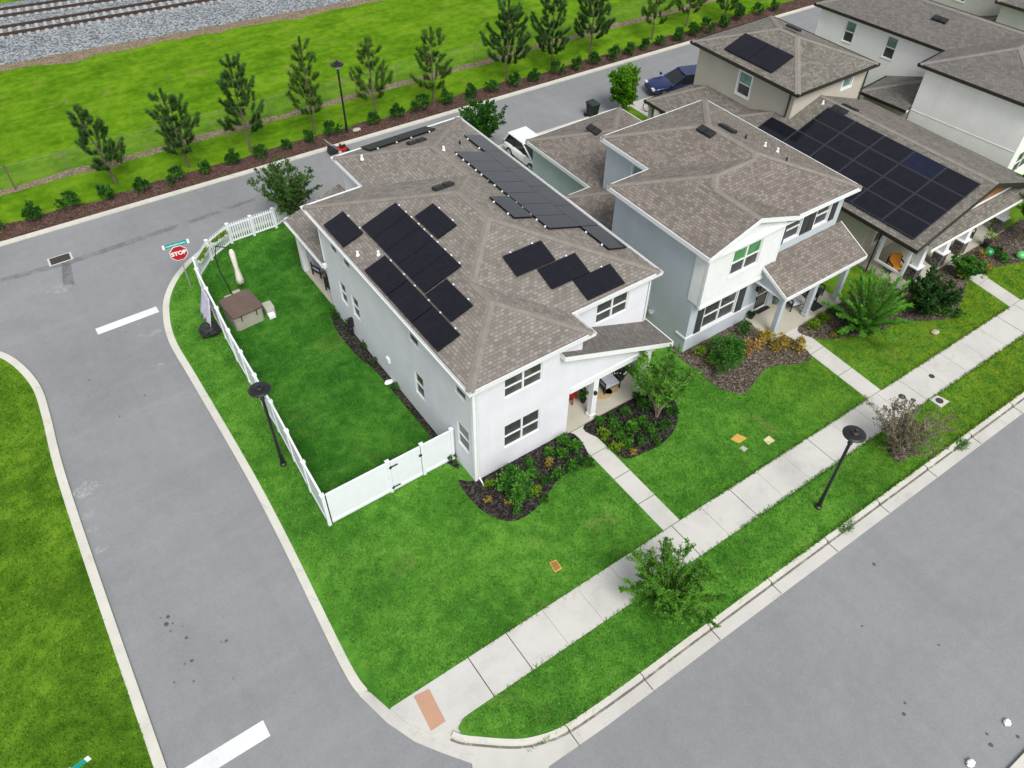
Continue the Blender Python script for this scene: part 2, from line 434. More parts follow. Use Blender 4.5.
def sub(o, part):
    """make a part usable as the parent of a sub-part given in the same scene coordinates"""
    part['base'] = tuple(o['base']); return part

def tag(o, label, cat, group=None):
    o['label'] = label; o['category'] = cat
    if group: o['group'] = group
    return o

def struct(name, mb, mat, kind='structure', **kw):
    o = obj(name, mb, mat, **kw); o['kind'] = kind; return o

def dup(root, base, rotz=0, label=None, group=None, scale=1.0):
    r = root.copy(); COL.objects.link(r)
    r.location = base; r.rotation_euler = (0, 0, rotz); r.scale = (scale,) * 3 if isinstance(scale, (int, float)) else scale
    if label: r['label'] = label
    if group: r['group'] = group
    for ch in list(root.children):
        c = ch.copy(); COL.objects.link(c); c.parent = r
        for g in list(ch.children):
            d = g.copy(); COL.objects.link(d); d.parent = c
    return r

ORD = ['', 'first', 'second', 'third', 'fourth', 'fifth', 'sixth', 'seventh', 'eighth', 'ninth', 'tenth', 'eleventh', 'twelfth', 'thirteenth',
       'fourteenth', 'fifteenth', 'sixteenth', 'seventeenth', 'eighteenth', 'nineteenth', 'twentieth', 'twenty-first', 'twenty-second', 'twenty-third',
       'twenty-fourth', 'twenty-fifth', 'twenty-sixth', 'twenty-seventh', 'twenty-eighth', 'twenty-ninth', 'thirtieth', 'thirty-first', 'thirty-second',
       'thirty-third', 'thirty-fourth', 'thirty-fifth', 'thirty-sixth', 'thirty-seventh', 'thirty-eighth', 'thirty-ninth', 'fortieth']
# ------------------------------------------------------------------ world, sun, camera
w = bpy.data.worlds.new('World'); sc.world = w; w.use_nodes = True
wn = w.node_tree; bg = wn.nodes['Background']
sky = wn.nodes.new('ShaderNodeTexSky'); sky.sky_type = 'NISHITA'; sky.sun_disc = False
SUN_EL, SUN_AZ = RAD(52), RAD(256)          # direction towards the sun, azimuth counted from +X counter-clockwise
sky.sun_elevation = SUN_EL; sky.sun_rotation = RAD(90) - SUN_AZ
sky.air_density = 1.0; sky.dust_density = 2.0; sky.ozone_density = 1.0
hs = wn.nodes.new('ShaderNodeHueSaturation'); hs.inputs['Saturation'].default_value = .28
wn.links.new(sky.outputs[0], hs.inputs['Color']); wn.links.new(hs.outputs[0], bg.inputs[0])
bg.inputs[1].default_value = .15
sl = bpy.data.lights.new('sun', 'SUN'); sl.energy = 2.1; sl.angle = RAD(24); sl.color = (1, .985, .955)
so = bpy.data.objects.new('sun', sl); COL.objects.link(so)
sd = Vector((math.cos(SUN_EL) * math.cos(SUN_AZ), math.cos(SUN_EL) * math.sin(SUN_AZ), math.sin(SUN_EL)))
so.rotation_euler = sd.to_track_quat('Z', 'Y').to_euler(); so.location = (0, 0, 60)
sc.view_settings.view_transform = 'Standard'; sc.view_settings.look = 'None'
sc.view_settings.exposure = .30; sc.view_settings.gamma = 1.0

cam = bpy.data.cameras.new('camera'); co = bpy.data.objects.new('camera', cam); COL.objects.link(co)
cam.sensor_width = 36; cam.lens = 36 * 793.4 / 1024; cam.clip_end = 4000; cam.clip_start = .5
yaw, pit, rol = RAD(54.509), RAD(46.277), RAD(.858)
fw = Vector((math.cos(yaw) * math.cos(pit), math.sin(yaw) * math.cos(pit), -math.sin(pit)))
rt = Vector((math.sin(yaw), -math.cos(yaw), 0)); up = rt.cross(fw)
r2 = rt * math.cos(rol) + up * math.sin(rol); u2 = -rt * math.sin(rol) + up * math.cos(rol)
co.matrix_world = Matrix(((r2.x, u2.x, -fw.x, 0), (r2.y, u2.y, -fw.y, 0), (r2.z, u2.z, -fw.z, 25.4), (0, 0, 0, 1)))
sc.camera = co
sc.cycles.max_bounces = 6; sc.cycles.use_denoising = True

# ------------------------------------------------------------------ the ground
def smooth_poly(pts, n=6, closed=True):
    out = []; m = len(pts)
    for i in range(m if closed else m - 1):
        if closed: p0, p1, p2, p3 = (pts[(i + k - 1) % m] for k in range(4))
        else: p0, p1, p2, p3 = (pts[min(max(i + k - 1, 0), m - 1)] for k in range(4))
        for k in range(n):
            t = k / n
            out.append(tuple(.5 * (2 * p1[a] + (p2[a] - p0[a]) * t + (2 * p0[a] - 5 * p1[a] + 4 * p2[a] - p3[a]) * t * t + (3 * p1[a] - p0[a] - 3 * p2[a] + p3[a]) * t ** 3) for a in (0, 1)))
    if not closed: out.append(tuple(pts[-1][:2]))
    return out

def offset_path(pts, d):
    """shift an open path to its left by d"""
    out = []
    for i, p in enumerate(pts):
        a = Vector(pts[max(i - 1, 0)][:2]); b = Vector(pts[min(i + 1, len(pts) - 1)][:2]); t = (b - a).normalized()
        out.append((p[0] - t.y * d, p[1] + t.x * d))
    return out

def ribbon(mb, a, b, z0, z1):
    """solid band between two paths a and b (same length), top at z1"""
    n = len(a)
    vs = [(x, y, z0) for x, y in a] + [(x, y, z0) for x, y in b] + [(x, y, z1) for x, y in a] + [(x, y, z1) for x, y in b]
    fs = []
    for i in range(n - 1):
        fs += [(2 * n + i, 2 * n + i + 1, 3 * n + i + 1, 3 * n + i), (i, i + 1, 2 * n + i + 1, 2 * n + i), (n + i, 3 * n + i, 3 * n + i + 1, n + i + 1)]
    fs += [(0, 2 * n, 3 * n, n), (n - 1, 2 * n - 1, 4 * n - 1, 3 * n - 1)]
    return mb.add(vs, fs)

ZR = -.09                                                    # carriageway level; lawns lie at 0
struct('ground', MB().poly([(-1500, -1500, -.35), (1500, -1500, -.35), (1500, 1500, -.35), (-1500, 1500, -.35)]), M['field'])
struct('road', MB().poly([(-150, -2.1, ZR), (200, -2.1, ZR), (200, 37.5, ZR), (54, 41.5, ZR), (-2, 43.5, ZR), (-150, 48.6, ZR)]), M['asphalt'])

def patchy(name, col, scale, thr, amax=.6):
    m, nt, b = new_mat(name); v = coords(nt); f = noise_n(nt, v, scale, 6, .75, .6)
    nt.links.new(maprange(nt, f, thr - .06, thr + .16, 0, amax), b.inputs['Alpha']); b.inputs['Base Color'].default_value = (*col, 1); b.inputs['Roughness'].default_value = .85
    return m
# the block the houses stand on
side = [(2.14, 11.18), (2.08, 12.5), (2.38, 17.96), (2.5, 22), (2.5, 28), (2.52, 31.1), (2.98, 33.3), (3.65, 34.75), (4.7, 36.0), (6.1, 36.95), (7.9, 37.5)]
side = smooth_poly(side, 5, False)
rear = [(10, 37.55), (20, 37.3), (30, 36.9), (45, 36.45), (60, 36.0), (200, 31.5)]
edge = side + rear
lot_in = offset_path(edge, -.3)
front_kerb = [(200, 6.62), (12, 6.62), (9.96, 6.6), (8.12, 6.62), (6.84, 6.7), (5.98, 6.95), (5.38, 7.28), (4.6, 7.9), (4.2, 8.25)]
lawn_poly = lot_in + [(200, 10.26), (2.72, 10.26)]
struct('lawn', MB().prism(lawn_poly, -.3, 0), M['lawn'])
verge = [(200, 8.68), (4.9, 8.68), (4.45, 8.64), (4.2, 8.5)] + list(reversed(front_kerb))
struct('verge_lawn', MB().prism(verge, -.3, 0.0), M['lawn'])
struct('kerb', ribbon(MB(), edge, lot_in, -.3, .004), M['kerbc'])
# front kerb with gutter pan, sweeping round the corner
kin = [(200, 6.62)] + smooth_poly(front_kerb[1:] + [(4.02, 8.5)], 4, False)
kout = offset_path(kin, .17)
kb = MB(); ribbon(kb, kin, kout, -.3, .02)
struct('kerb', kb, M['kerbc'])
pan = MB()
gp = [(200, 5.95), (9.46, 5.93), (8.06, 5.93), (5.87, 6.0), (5.3, 5.3), (4.6, 4.6), (3.2, 5.6), (3.99, 7.4), (3.4, 8.19), (2.88, 8.95), (2.45, 9.96), (2.14, 11.18), (2.4, 11.2), (3.3, 9.9), (4.6, 8.9), (5.2, 7.9), (5.9, 7.1), (7.0, 6.75), (8.22, 6.6), (200, 6.6)]
pan.prism(gp, -.3, ZR + .02)
struct('gutter', pan, M['gutterc'])
jn = MB()
for k in range(30):
    x = 7.0 + k * 3.05
    jn.box(x, x + .03, 5.95, 6.44, ZR + .0, ZR + .026); jn.box(x, x + .03, 6.42, 6.64, -.05, .025)
struct('kerb_joint', jn, M['joint'])
dl = MB(); fkp = [(60, 6.62), (40, 6.62), (25, 6.62)] + [(x, y) for x, y in kin if x < 120]
dl_in = offset_path(fkp, .19); dl_out = offset_path(fkp, .27)
for i in range(len(fkp) - 1): dl.quad((*dl_in[i], ZR + .026), (*dl_in[i + 1], ZR + .026), (*dl_out[i + 1], ZR + .026), (*dl_out[i], ZR + .026))
struct('gutter_dark_line', dl, patchy('gutter_dark_line', (.12, .11, .09), 2.2, .36, .65))  # patchy dark line along the foot of the kerb

# public sidewalk, one slab after another
sw = MB(); base_strip = MB()
base_strip.prism([(5.5, 8.72), (200, 8.72), (200, 10.23), (5.5, 10.23)], -.2, .004)
struct('sidewalk_bed', base_strip, M['joint'])
jx = 5.68
while jx < 120:
    w1 = 1.524 if (jx < 90) else 40
    gj = random.choice((.006, .012, .02, .03)); sw.box(jx + gj, jx + w1 - .004, 8.69, 10.25, -.1, .022 + random.uniform(-.003, .003)); jx += w1
sw.prism([(2.76, 10.25), (2.95, 9.55), (3.42, 8.82), (3.75, 8.66), (4.5, 8.69), (5.664, 8.69), (5.664, 10.25)], -.1, .02)
struct('sidewalk', sw, M['concrete'])
struct('ramp_pad', MB().prism([(3.55, 10.15), (4.08, 10.08), (3.98, 8.9), (3.45, 8.9)], 0, .03), M['ramp_pad'])
def walk(name, a, b, c, d, n):
    mb = MB()
    for i in range(n):
        t0, t1 = i / n + .003, (i + 1) / n - .003
        L = lambda p, q, t: (p[0] + (q[0] - p[0]) * t, p[1] + (q[1] - p[1]) * t)
        mb.prism([L(a, d, t0), L(b, c, t0), L(b, c, t1), L(a, d, t1)], -.1, .018)
    struct(name, mb, M['concrete'])
walk('path', (14.45, 10.265), (15.27, 10.265), (15.27, 16.08), (14.45, 16.08), 4)
walk('path', (26.45, 10.265), (27.36, 10.265), (27.55, 15.2), (26.62, 15.2), 3)
walk('path', (37.4, 10.265), (38.32, 10.265), (38.75, 14.05), (37.85, 14.05), 2)
struct('driveway', MB().prism([(23.5, 32.2), (27.2, 32.2), (27.2, 36.75), (23.5, 36.9)], -.2, .02), M['concrete'])
struct('driveway', MB().prism([(35.3, 32.0), (42.5, 32.0), (42.5, 36.35), (35.3, 36.6)], -.2, .02), M['concrete'])
struct('driveway', MB().prism([(13.2, 32.4), (19.0, 32.4), (19.0, 37.1), (13.2, 37.25)], -.2, .02), M['concrete'])
struct('driveway', MB().prism([(46.5, 32.0), (53.5, 32.0), (53.5, 35.95), (46.5, 36.2)], -.2, .02), M['concrete'])

# the fenced yard and the strip beside house walls
yard = [(4.3, 17.7), (4.62, 24), (4.95, 31), (5.36, 34.65), (6.36, 35.8), (7.72, 36.6), (11.2, 36.75), (12.8, 36.6), (12.8, 28.5), (9.9, 28.5), (9.9, 17.8)]
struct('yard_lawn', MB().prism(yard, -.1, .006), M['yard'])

# corner lawn over the side street
ck = smooth_poly([(-3.72, 8.5), (-3.66, 12.5), (-3.5, 21.1), (-3.34, 26.2), (-3.1, 29.3), (-3.04, 31.4), (-3.44, 33.4), (-4.1, 34.75), (-5.3, 35.9), (-7.5, 36.9)], 5, False)
ck = [(-150, 6.0), (-6.5, 6.0), (-4.6, 6.8)] + ck + [(-12, 37.4), (-150, 42.6)]
ci = offset_path(ck, .32)
struct('corner_lawn', MB().prism(ci, -.3, 0), M['corner_lawn'])
struct('kerb', ribbon(MB(), ck, ci, -.3, .004), M['kerbc'])

# far side of the rear street: kerb, mulch strip, field, railway
fy = lambda x: 43.18 - .037 * x
fk = [(x, fy(x)) for x in (-150, -40, 0, 30, 60, 200)]
fi = [(x, y + .3) for x, y in fk]
struct('kerb', ribbon(MB(), fk, fi, -.3, .004), M['kerbc'])
rng = random.Random(3)
xs = [-60 + i * .8 for i in range(200)]
wob = lambda x, s, a: a * (noise.noise((x * s, 3.3, 0)) + .5 * noise.noise((x * s * 2.7, 9.1, 0)))
ry = lambda x: 66.2 - .12 * x
struct('field', MB().prism([(x, fy(x) + .3) for x in (-150, -40, 0, 30, 60, 200)] + [(200, ry(200)), (-150, ry(-150))], -.3, 0), M['field'])
struct('field', MB().prism([(-400, ry(-400) + 11.5), (400, ry(400) + 11.5), (400, 600), (-400, 600)], -.3, 0), M['field'])
m1 = [(x, fy(x) + .3) for x in xs]; m2 = [(x, fy(x) + 1.75 + wob(x, .5, .5)) for x in xs]
struct('mulch_strip', ribbon(MB(), m1, m2, -.1, .02), M['mulch_red'])
d1 = [(x, fy(x) + 5.0 + wob(x, .35, .25) - .02 * 0) for x in xs]; d2 = [(x, y + .55 + abs(wob(x + 50, .6, .5))) for x, y in d1]
struct('dirt_track', ribbon(MB(), d1, d2, -.1, .008), M['dirt'])
e1 = [(x, ry(x) - 1.4 + wob(x, .25, .9)) for x in xs]; e2 = [(x, ry(x) + .6) for x in xs]
struct('dirt_track', ribbon(MB(), e1, e2, -.1, .012), M['dirt'])
gb = MB(); prof = [(-.2, .0), (2.5, .28), (4.2, .42), (10.0, .45), (11.8, .05)]
X = [-400, -60, 0, 60, 400]
for i in range(len(X) - 1):
    for (a, za), (b, zb) in zip(prof, prof[1:]):
        gb.quad((X[i], ry(X[i]) + a, za), (X[i + 1], ry(X[i + 1]) + a, za), (X[i + 1], ry(X[i + 1]) + b, zb), (X[i], ry(X[i]) + b, zb))
struct('ballast', gb, M['ballast'])

# opposite kerb, front street
struct('kerb', MB().box(-150, 200, -2.55, -2.05, -.3, .02), M['kerbc'])
struct('lawn', MB().box(-150, 200, -40, -2.552, -.3, 0), M['lawn'])

# painted stop bars
struct('road_marking', MB().box(-.05, 2.82, 33.42, 33.9, ZR - .01, ZR + .004), M['paint'])
struct('road_marking', MB().box(-3.3, -.72, 11.66, 12.24, ZR - .01, ZR + .004), M['paint'])
def splat(mb, cx, cy, r, seed, z=ZR + .004, sq=1.0):
    rg = random.Random(seed); n = 14
    mb.poly([(cx + sq * r * rg.uniform(.55, 1.1) * math.cos(k * 2 * math.pi / n), cy + r * rg.uniform(.55, 1.1) * math.sin(k * 2 * math.pi / n), z) for k in range(n)])
pm = MB()
for i, (c, r) in enumerate([((2.21, 32.06), .16), ((1.93, 31.92), .1), ((1.57, 32.25), .08), ((-2.90, 24.57), .28), ((-3.12, 24.48), .2), ((-3.18, 23.23), .15), ((-3.27, 22.48), .12), ((-3.18, 21.47), .16), ((1.72, 29.81), .08), ((-0.64, 37.91), .3)]):
    splat(pm, c[0], c[1], r * 1.6, i, ZR + .004 + i * .0006, sq=1.5)
struct('paint_spill', pm, patchy('paint_spill', (.55, .55, .54), 7.0, .5))
om = MB()
for i, (c, r) in enumerate([((-2.03, 17.42), .11), ((-2.16, 17.18), .13), ((-1.97, 17.09), .06), ((-1.76, 16.30), .09), ((-1.89, 15.41), .10), ((-2.12, 15.44), .05), ((-0.69, 15.43), .08), ((-1.73, 16.79), .04), ((-2.25, 17.50), .04), ((-2.12, 16.84), .05), ((-2.61, 15.02), .05), ((-2.08, 14.70), .05), ((-1.21, 30.60), .07), ((0.54, 28.31), .06), ((-0.71, 27.68), .06), ((19.90, 4.84), .10), ((16.48, 1.01), .07), ((16.16, 0.81), .09), ((19.12, 1.58), .06), ((17.53, 3.52), .05), ((17.78, -1.07), .07), ((17.58, -1.33), .1), ((18.50, -1.68), .08)]):
    splat(om, c[0], c[1], r * .75, i + 40, ZR + .004 + i * .0006)
struct('oil_stain', om, plain('oil_stain', (.075, .076, .078), .7))
# asphalt repair patch by the rear drain and the worn seam along the rear street
struct('road_patch', MB().poly([(*(-0.10, 39.98), ZR + .004), (*(0.30, 39.81), ZR + .004), (*(0.01, 37.85), ZR + .004), (*(-0.50, 38.10), ZR + .004)]), patchy('patch_asphalt', (.14, .14, .14), 1.4, .42, .45))
tr = MB()
a = [(-2.92, 40.41), (0.37, 40.07), (3.44, 40.09), (7.25, 40.09), (10.48, 40.18)]
b = [(-2.99, 40.07), (0.26, 39.64), (3.30, 39.65), (7.12, 39.72), (10.36, 39.89)]
for i in range(4): tr.quad((*a[i], ZR + .003), (*b[i], ZR + .003), (*b[i + 1], ZR + .003), (*a[i + 1], ZR + .003))
struct('tyre_track', tr, patchy('dark_asphalt', (.15, .15, .15), 1.2, .45, .35))

# planting beds
def bed(name, pts, mat, z=.03, n=5, edging=False):
    sp = smooth_poly(pts, n)
    o = struct(name, MB().prism(sp, -.1, z), mat)
    return o
bed('mulch_bed', [(9.9, 16.25), (9.3, 16.6), (9.25, 15.3), (9.45, 14.5), (9.86, 13.95), (10.4, 13.75), (11.3, 13.86), (12.1, 14.22), (12.72, 14.45), (13.8, 14.5), (14.38, 14.7), (14.43, 16.15), (12, 16.25)], M['mulch_black'])
bed('mulch_bed', [(15.3, 16.1), (15.32, 15.05), (15.45, 13.8), (16.4, 13.52), (17.48, 13.5), (18.5, 13.9), (19.25, 14.7), (19.5, 15.5), (19.75, 16.7), (18.8, 17.0), (18.7, 16.1)], M['mulch_black'])
bed('mulch_bed', [(21.5, 18.6), (21.4, 17.1), (21.45, 15.8), (21.55, 14.4), (22.15, 13.55), (23.0, 13.75), (24.3, 14.05), (25.8, 13.42), (26.55, 13.5), (26.6, 15.1), (25.7, 15.3), (25.7, 17.0), (23, 17.05)], M['mulch_brown'])
bed('mulch_bed', [(27.6, 15.15), (27.5, 14.3), (28.4, 13.6), (29.6, 13.1), (30.65, 12.75), (32.0, 12.6), (33.0, 12.0), (34.2, 11.43), (35.5, 11.75), (37.0, 12.4), (37.7, 13.0), (37.75, 14.0), (35.2, 14.05), (33.3, 15.2), (31, 15.2)], M['mulch_brown'])
bed('mulch_bed', [(38.8, 14.05), (38.75, 13.0), (40, 12.4), (41.5, 11.9), (43, 11.7), (45, 12.2), (46, 14.0), (42, 14.1)], M['mulch_brown'])
bed('mulch_bed', [(9.82, 28.2), (9.3, 27.6), (9.25, 25.5), (9.5, 23.8), (9.55, 21), (9.55, 19), (9.35, 17.9), (9.82, 17.9)], M['mulch_black'])
bed('mulch_bed', [(25.30, 8.23), (24.69, 7.87), (24.55, 7.33), (25.10, 7.20), (25.78, 7.50), (25.80, 8.01)], M['mulch_brown'])
lot_in2 = None

# ------------------------------------------------------------------ loose grass blades over the lawns
def inside(px, py, poly):
    r = np.zeros(px.shape, bool); n = len(poly); j = n - 1
    for i in range(n):
        xi, yi = poly[i][:2]; xj, yj = poly[j][:2]
        if yi != yj:
            c = ((yi > py) != (yj > py)) & (px < (xj - xi) * (py - yi) / (yj - yi) + xi); r ^= c
        j = i
    return r
def blades(name, poly, holes, dens, h, mat, z, seed, label_poly=None):
    g = np.random.default_rng(seed)
    P = np.array([p[:2] for p in poly]); lo = P.min(0); hi = P.max(0)
    n = int((hi[0] - lo[0]) * (hi[1] - lo[1]) * dens)
    x = g.uniform(lo[0], hi[0], n); y = g.uniform(lo[1], hi[1], n)
    k = inside(x, y, poly)
    for hp in holes: k &= ~inside(x, y, hp)
    x, y = x[k], y[k]; n = len(x)
    a = g.uniform(0, 2 * np.pi, n); hh = h * g.uniform(.6, 1.3, n); wd = .02 * g.uniform(.7, 1.4, n)
    lx, ly = hh * g.normal(0, .55, n), hh * g.normal(0, .55, n)
    v = np.empty((n, 3, 3)); v[:, 0] = np.stack([x - wd * np.cos(a), y - wd * np.sin(a), np.full(n, z)], 1)
    v[:, 1] = np.stack([x + wd * np.cos(a), y + wd * np.sin(a), np.full(n, z)], 1)
    v[:, 2] = np.stack([x + lx, y + ly, z + hh], 1)
    me = bpy.data.meshes.new(name); me.vertices.add(n * 3); me.vertices.foreach_set('co', v.ravel())
    me.loops.add(n * 3); me.loops.foreach_set('vertex_index', np.arange(n * 3, dtype=np.int32))
    me.polygons.add(n); me.polygons.foreach_set('loop_start', np.arange(0, n * 3, 3, dtype=np.int32))
    at = me.attributes.new('tint', 'FLOAT', 'FACE'); at.data.foreach_set('value', g.uniform(0, 1, n).astype(np.float32))
    me.update(); me.validate(); me.materials.append(mat)
    o = bpy.data.objects.new(name, me); COL.objects.link(o); o['kind'] = 'stuff'
    return o
# ------------------------------------------------------------------ house tools
def wall(mb, p0, p1, z0, z1, ops=(), reveal=.09):
    """wall face from p0 to p1 (outside on the right hand), with real openings (s0, s1, z0, z1) and their reveals"""
    p0, p1 = Vector(p0), Vector(p1); L = (p1 - p0).length; t = (p1 - p0) / L; n = Vector((t.y, -t.x))
    S = sorted({0, L, *[o[0] for o in ops], *[o[1] for o in ops]}); Z = sorted({z0, z1, *[o[2] for o in ops], *[o[3] for o in ops]})
    P = lambda s, z, d=0: (p0.x + t.x * s - n.x * d, p0.y + t.y * s - n.y * d, z)
    for i in range(len(S) - 1):
        for j in range(len(Z) - 1):
            sm, zm = (S[i] + S[i + 1]) / 2, (Z[j] + Z[j + 1]) / 2
            if any(o[0] < sm < o[1] and o[2] < zm < o[3] for o in ops): continue
            mb.quad(P(S[i], Z[j]), P(S[i + 1], Z[j]), P(S[i + 1], Z[j + 1]), P(S[i], Z[j + 1]))
    for a, b, c, d in ops:
        mb.quad(P(a, c), P(b, c), P(b, c, reveal), P(a, c, reveal)); mb.quad(P(a, d), P(a, d, reveal), P(b, d, reveal), P(b, d))
        mb.quad(P(a, c), P(a, c, reveal), P(a, d, reveal), P(a, d)); mb.quad(P(b, c), P(b, d), P(b, d, reveal), P(b, c, reveal))

def window(root, p0, p1, op, cols=1, split=.5, up=None, lo=None, trim=None, trim_mat=None, parent=None, muntin=False):
    p0, p1 = Vector(p0), Vector(p1); t = (p1 - p0).normalized(); n = Vector((t.y, -t.x)); a, b, c, d = op
    T3, N3, Z3 = Vector((t.x, t.y, 0)), Vector((n.x, n.y, 0)), Vector((0, 0, 1))
    P = lambda s, z, o: Vector((p0.x + t.x * s + n.x * o, p0.y + t.y * s + n.y * o, z))
    fr = MB()
    def bar(s0, s1, z0, z1, o0, o1):
        fr.obox(P((s0 + s1) / 2, (z0 + z1) / 2, (o0 + o1) / 2), T3, Z3, N3, (s1 - s0) / 2, (z1 - z0) / 2, (o1 - o0) / 2)
    fw_ = .04
    bar(a, a + fw_, c, d, -.085, -.03); bar(b - fw_, b, c, d, -.085, -.03); bar(a + fw_, b - fw_, c, c + fw_, -.085, -.028); bar(a + fw_, b - fw_, d - fw_, d, -.085, -.028)
    w_ = (b - a) / cols
    for k in range(1, cols): bar(a + k * w_ - .04, a + k * w_ + .04, c + fw_, d - fw_, -.084, -.026)
    zm = c + (d - c) * split
    if split < 1:
        for k in range(cols):
            bar(a + k * w_ + .05, a + (k + 1) * w_ - .05, zm - .026, zm + .026, -.083, -.03)
    if muntin:
        for k in range(cols): bar(a + k * w_ + .05, a + (k + 1) * w_ - .05, (zm + d) / 2 - .012, (zm + d) / 2 + .012, -.083, -.045)
    if trim:
        g = trim
        bar(a - g, b + g, d, d + g, -.001, .025); bar(a - g, b + g, c - g, c, -.001, .035); bar(a - g, a, c, d, -.001, .022); bar(b, b + g, c, d, -.001, .022)
    f = sub(root, obj('window', fr, trim_mat or M['white'], root))
    if split < 1:
        u = MB(); u.quad(P(a, zm, -.07), P(b, zm, -.07), P(b, d, -.07), P(a, d, -.07)); obj('upper_pane', u, up or M['glass'], f)
        l = MB(); l.quad(P(a, c, -.075), P(b, c, -.075), P(b, zm, -.075), P(a, zm, -.075)); obj('lower_pane', l, lo or M['screen'], f)
    else:
        u = MB(); u.quad(P(a, c, -.07), P(b, c, -.07), P(b, d, -.07), P(a, d, -.07)); obj('pane', u, up or M['glass'], f)
    return f

def roof(root, faces, mat, cap, name='roof', no_cap=(), capw=.16):
    mb = MB(); uvs = []; ed = {}
    for fi, f in enumerate(faces):
        P = [Vector(p) for p in f]; n = (P[1] - P[0]).cross(P[2] - P[0]).normalized()
        if n.z < 0: P.reverse(); n = -n
        h = Vector((0, 0, 1)).cross(n)
        u = h.normalized() if h.length > 1e-4 else Vector((1, 0, 0)); v = n.cross(u)
        mb.poly(P); uvs.append([(p.dot(u), p.dot(v)) for p in P])
        for i in range(len(P)):
            k = tuple(sorted((tuple(round(c, 3) for c in P[i]), tuple(round(c, 3) for c in P[(i + 1) % len(P)]))))
            ed.setdefault(k, []).append((n, P))
    r = sub(root, obj(name, mb, mat, root, uvs=uvs, normals=False))
    cb = MB()
    for (a, b), l in ed.items():
        if len(l) != 2: continue
        a, b = Vector(a), Vector(b); d = (b - a).normalized()
        (n1, P1), (n2, P2) = l
        c2 = sum(P2, Vector()) / len(P2)
        if n1.dot(c2 - a) > -1e-3: continue        # valley
        up = (n1 + n2).normalized() * .025
        for n, P in l:
            c = sum(P, Vector()) / len(P); s = n.cross(d)
            if s.dot(c - a) < 0: s = -s
            A, B = a + up, b + up
            cb.quad(A, B, B + s * capw - up + n * .018, A + s * capw - up + n * .018)
            cb.quad(A + s * capw - up + n * .018, B + s * capw - up + n * .018, B + s * capw - up, A + s * capw - up)
    if cb.f: obj('ridge_cap', cb, cap, r, solid=.008)
    return r

def eave_trim(root, outline, z, mat, closed=True, fascia=.17, gutter=True, name='gutter', soffit=True, zs=None, smat=None):
    """fascia, open gutter trough and soffit round an eave outline (counter-clockwise)"""
    n = len(outline); g = MB()
    zs = zs or [z] * n
    Z = lambda i: zs[i % n]
    def off(d):
        out = []
        for i in range(n):
            p = Vector(outline[i]); a = Vector(outline[(i - 1) % n]); b = Vector(outline[(i + 1) % n])
            t1 = (p - a).normalized() if (closed or i > 0) else (b - p).normalized()
            t2 = (b - p).normalized() if (closed or i < n - 1) else t1
            n1, n2 = Vector((t1.y, -t1.x)), Vector((t2.y, -t2.x)); m = (n1 + n2)
            m = m / max(.3, m.dot(n1)) if m.length > 1e-4 else n1
            out.append((p.x + m.x * d, p.y + m.y * d))
        return out
    prof = [(0.0, .0), (0.0, -fascia)]
    prof += [(.0, -fascia + .02), (.085, -fascia + .02), (.1, -.01), (.115, -.01)] if gutter else [(.03, -fascia), (.03, .004), (0, .006)]
    rings = [(off(d), h) for d, h in prof]
    m = n if closed else n - 1
    for (ra, ha), (rb, hb) in zip(rings, rings[1:]):
        for i in range(m):
            j = (i + 1) % n
            g.quad((*ra[i], Z(i) + ha), (*ra[j], Z(j) + ha), (*rb[j], Z(j) + hb), (*rb[i], Z(i) + hb))
    o = obj(name, g, mat, root, normals=False)
    if not gutter: pass
    sm = o.modifiers.new('solid', 'SOLIDIFY'); sm.thickness = .012; sm.offset = 0
    if soffit: obj('soffit', MB().poly([(x, y, Z(i) - fascia + .015) for i, (x, y) in enumerate(outline)]), smat or mat, root)
    return o

PW, PH = 1.04, 1.86
def solar(root, corner, du, dv, w_, h_, mat=None, rim=True):
    """one panel: corner (scene point on the roof plane, already lifted), unit vectors across and up the slope"""
    c, u, v = Vector(corner), Vector(du).normalized(), Vector(dv).normalized(); n = u.cross(v)
    if n.z < 0: n = -n
    g = .012
    mb = MB(); t = .05
    a, b = c + u * g + v * g, c + u * (w_ - g) + v * g; d, e = c + u * (w_ - g) + v * (h_ - g), c + u * g + v * (h_ - g)
    mb.poly([a, b, d, e]); q = [a, b, d, e]
    for i in range(4): mb.quad(q[i], q[(i + 1) % 4], q[(i + 1) % 4] - n * t, q[i] - n * t)
    uv = [[(0, 0), (w_, 0), (w_, h_), (0, h_)]] + [[(0, 0)] * 4] * 4
    return sub(root, obj('solar_panel', mb, mat or M['solar'], root, uvs=uv, normals=False))

def clips(panel, pts, n):
    n = Vector(n).normalized()
    for p in pts:
        mb = MB(); mb.obox(Vector(p) - n * .05, (1, 0, 0), n.cross(Vector((1, 0, 0))), n, .03, .03, .028)
        obj('mounting_clip', mb, M['sign_white'], panel)

def slant(root, name, x, y, z, nrm, kind):
    n = Vector(nrm).normalized(); u = Vector((0, 0, 1)).cross(n).normalized(); v = n.cross(u); p = Vector((x, y, z))
    mb = MB()
    if kind == 'vent':
        for k in (-1, 1):
            mb.obox(p + u * .24 * k + n * .06, u, v, n, .22, .2, .055); mb.obox(p + u * .24 * k + n * .125 - v * .02, u, v, n, .19, .17, .012)
        obj('roof_vent', mb, M['black_plastic'], root, bevel=.01)
    elif kind == 'pipe':
        mb.lathe((x, y, z - .05), [(.09, 0), (.075, .1), (.05, .12), (.05, .2), (.055, .21), (.055, .24)], 10); obj('vent_pipe', mb, M['sign_white'], root)
    elif kind == 'stub':
        mb.lathe((x, y, z - .05), [(.05, 0), (.04, .25), (.02, .26)], 8); obj('vent_pipe', mb, M['black_plastic'], root)

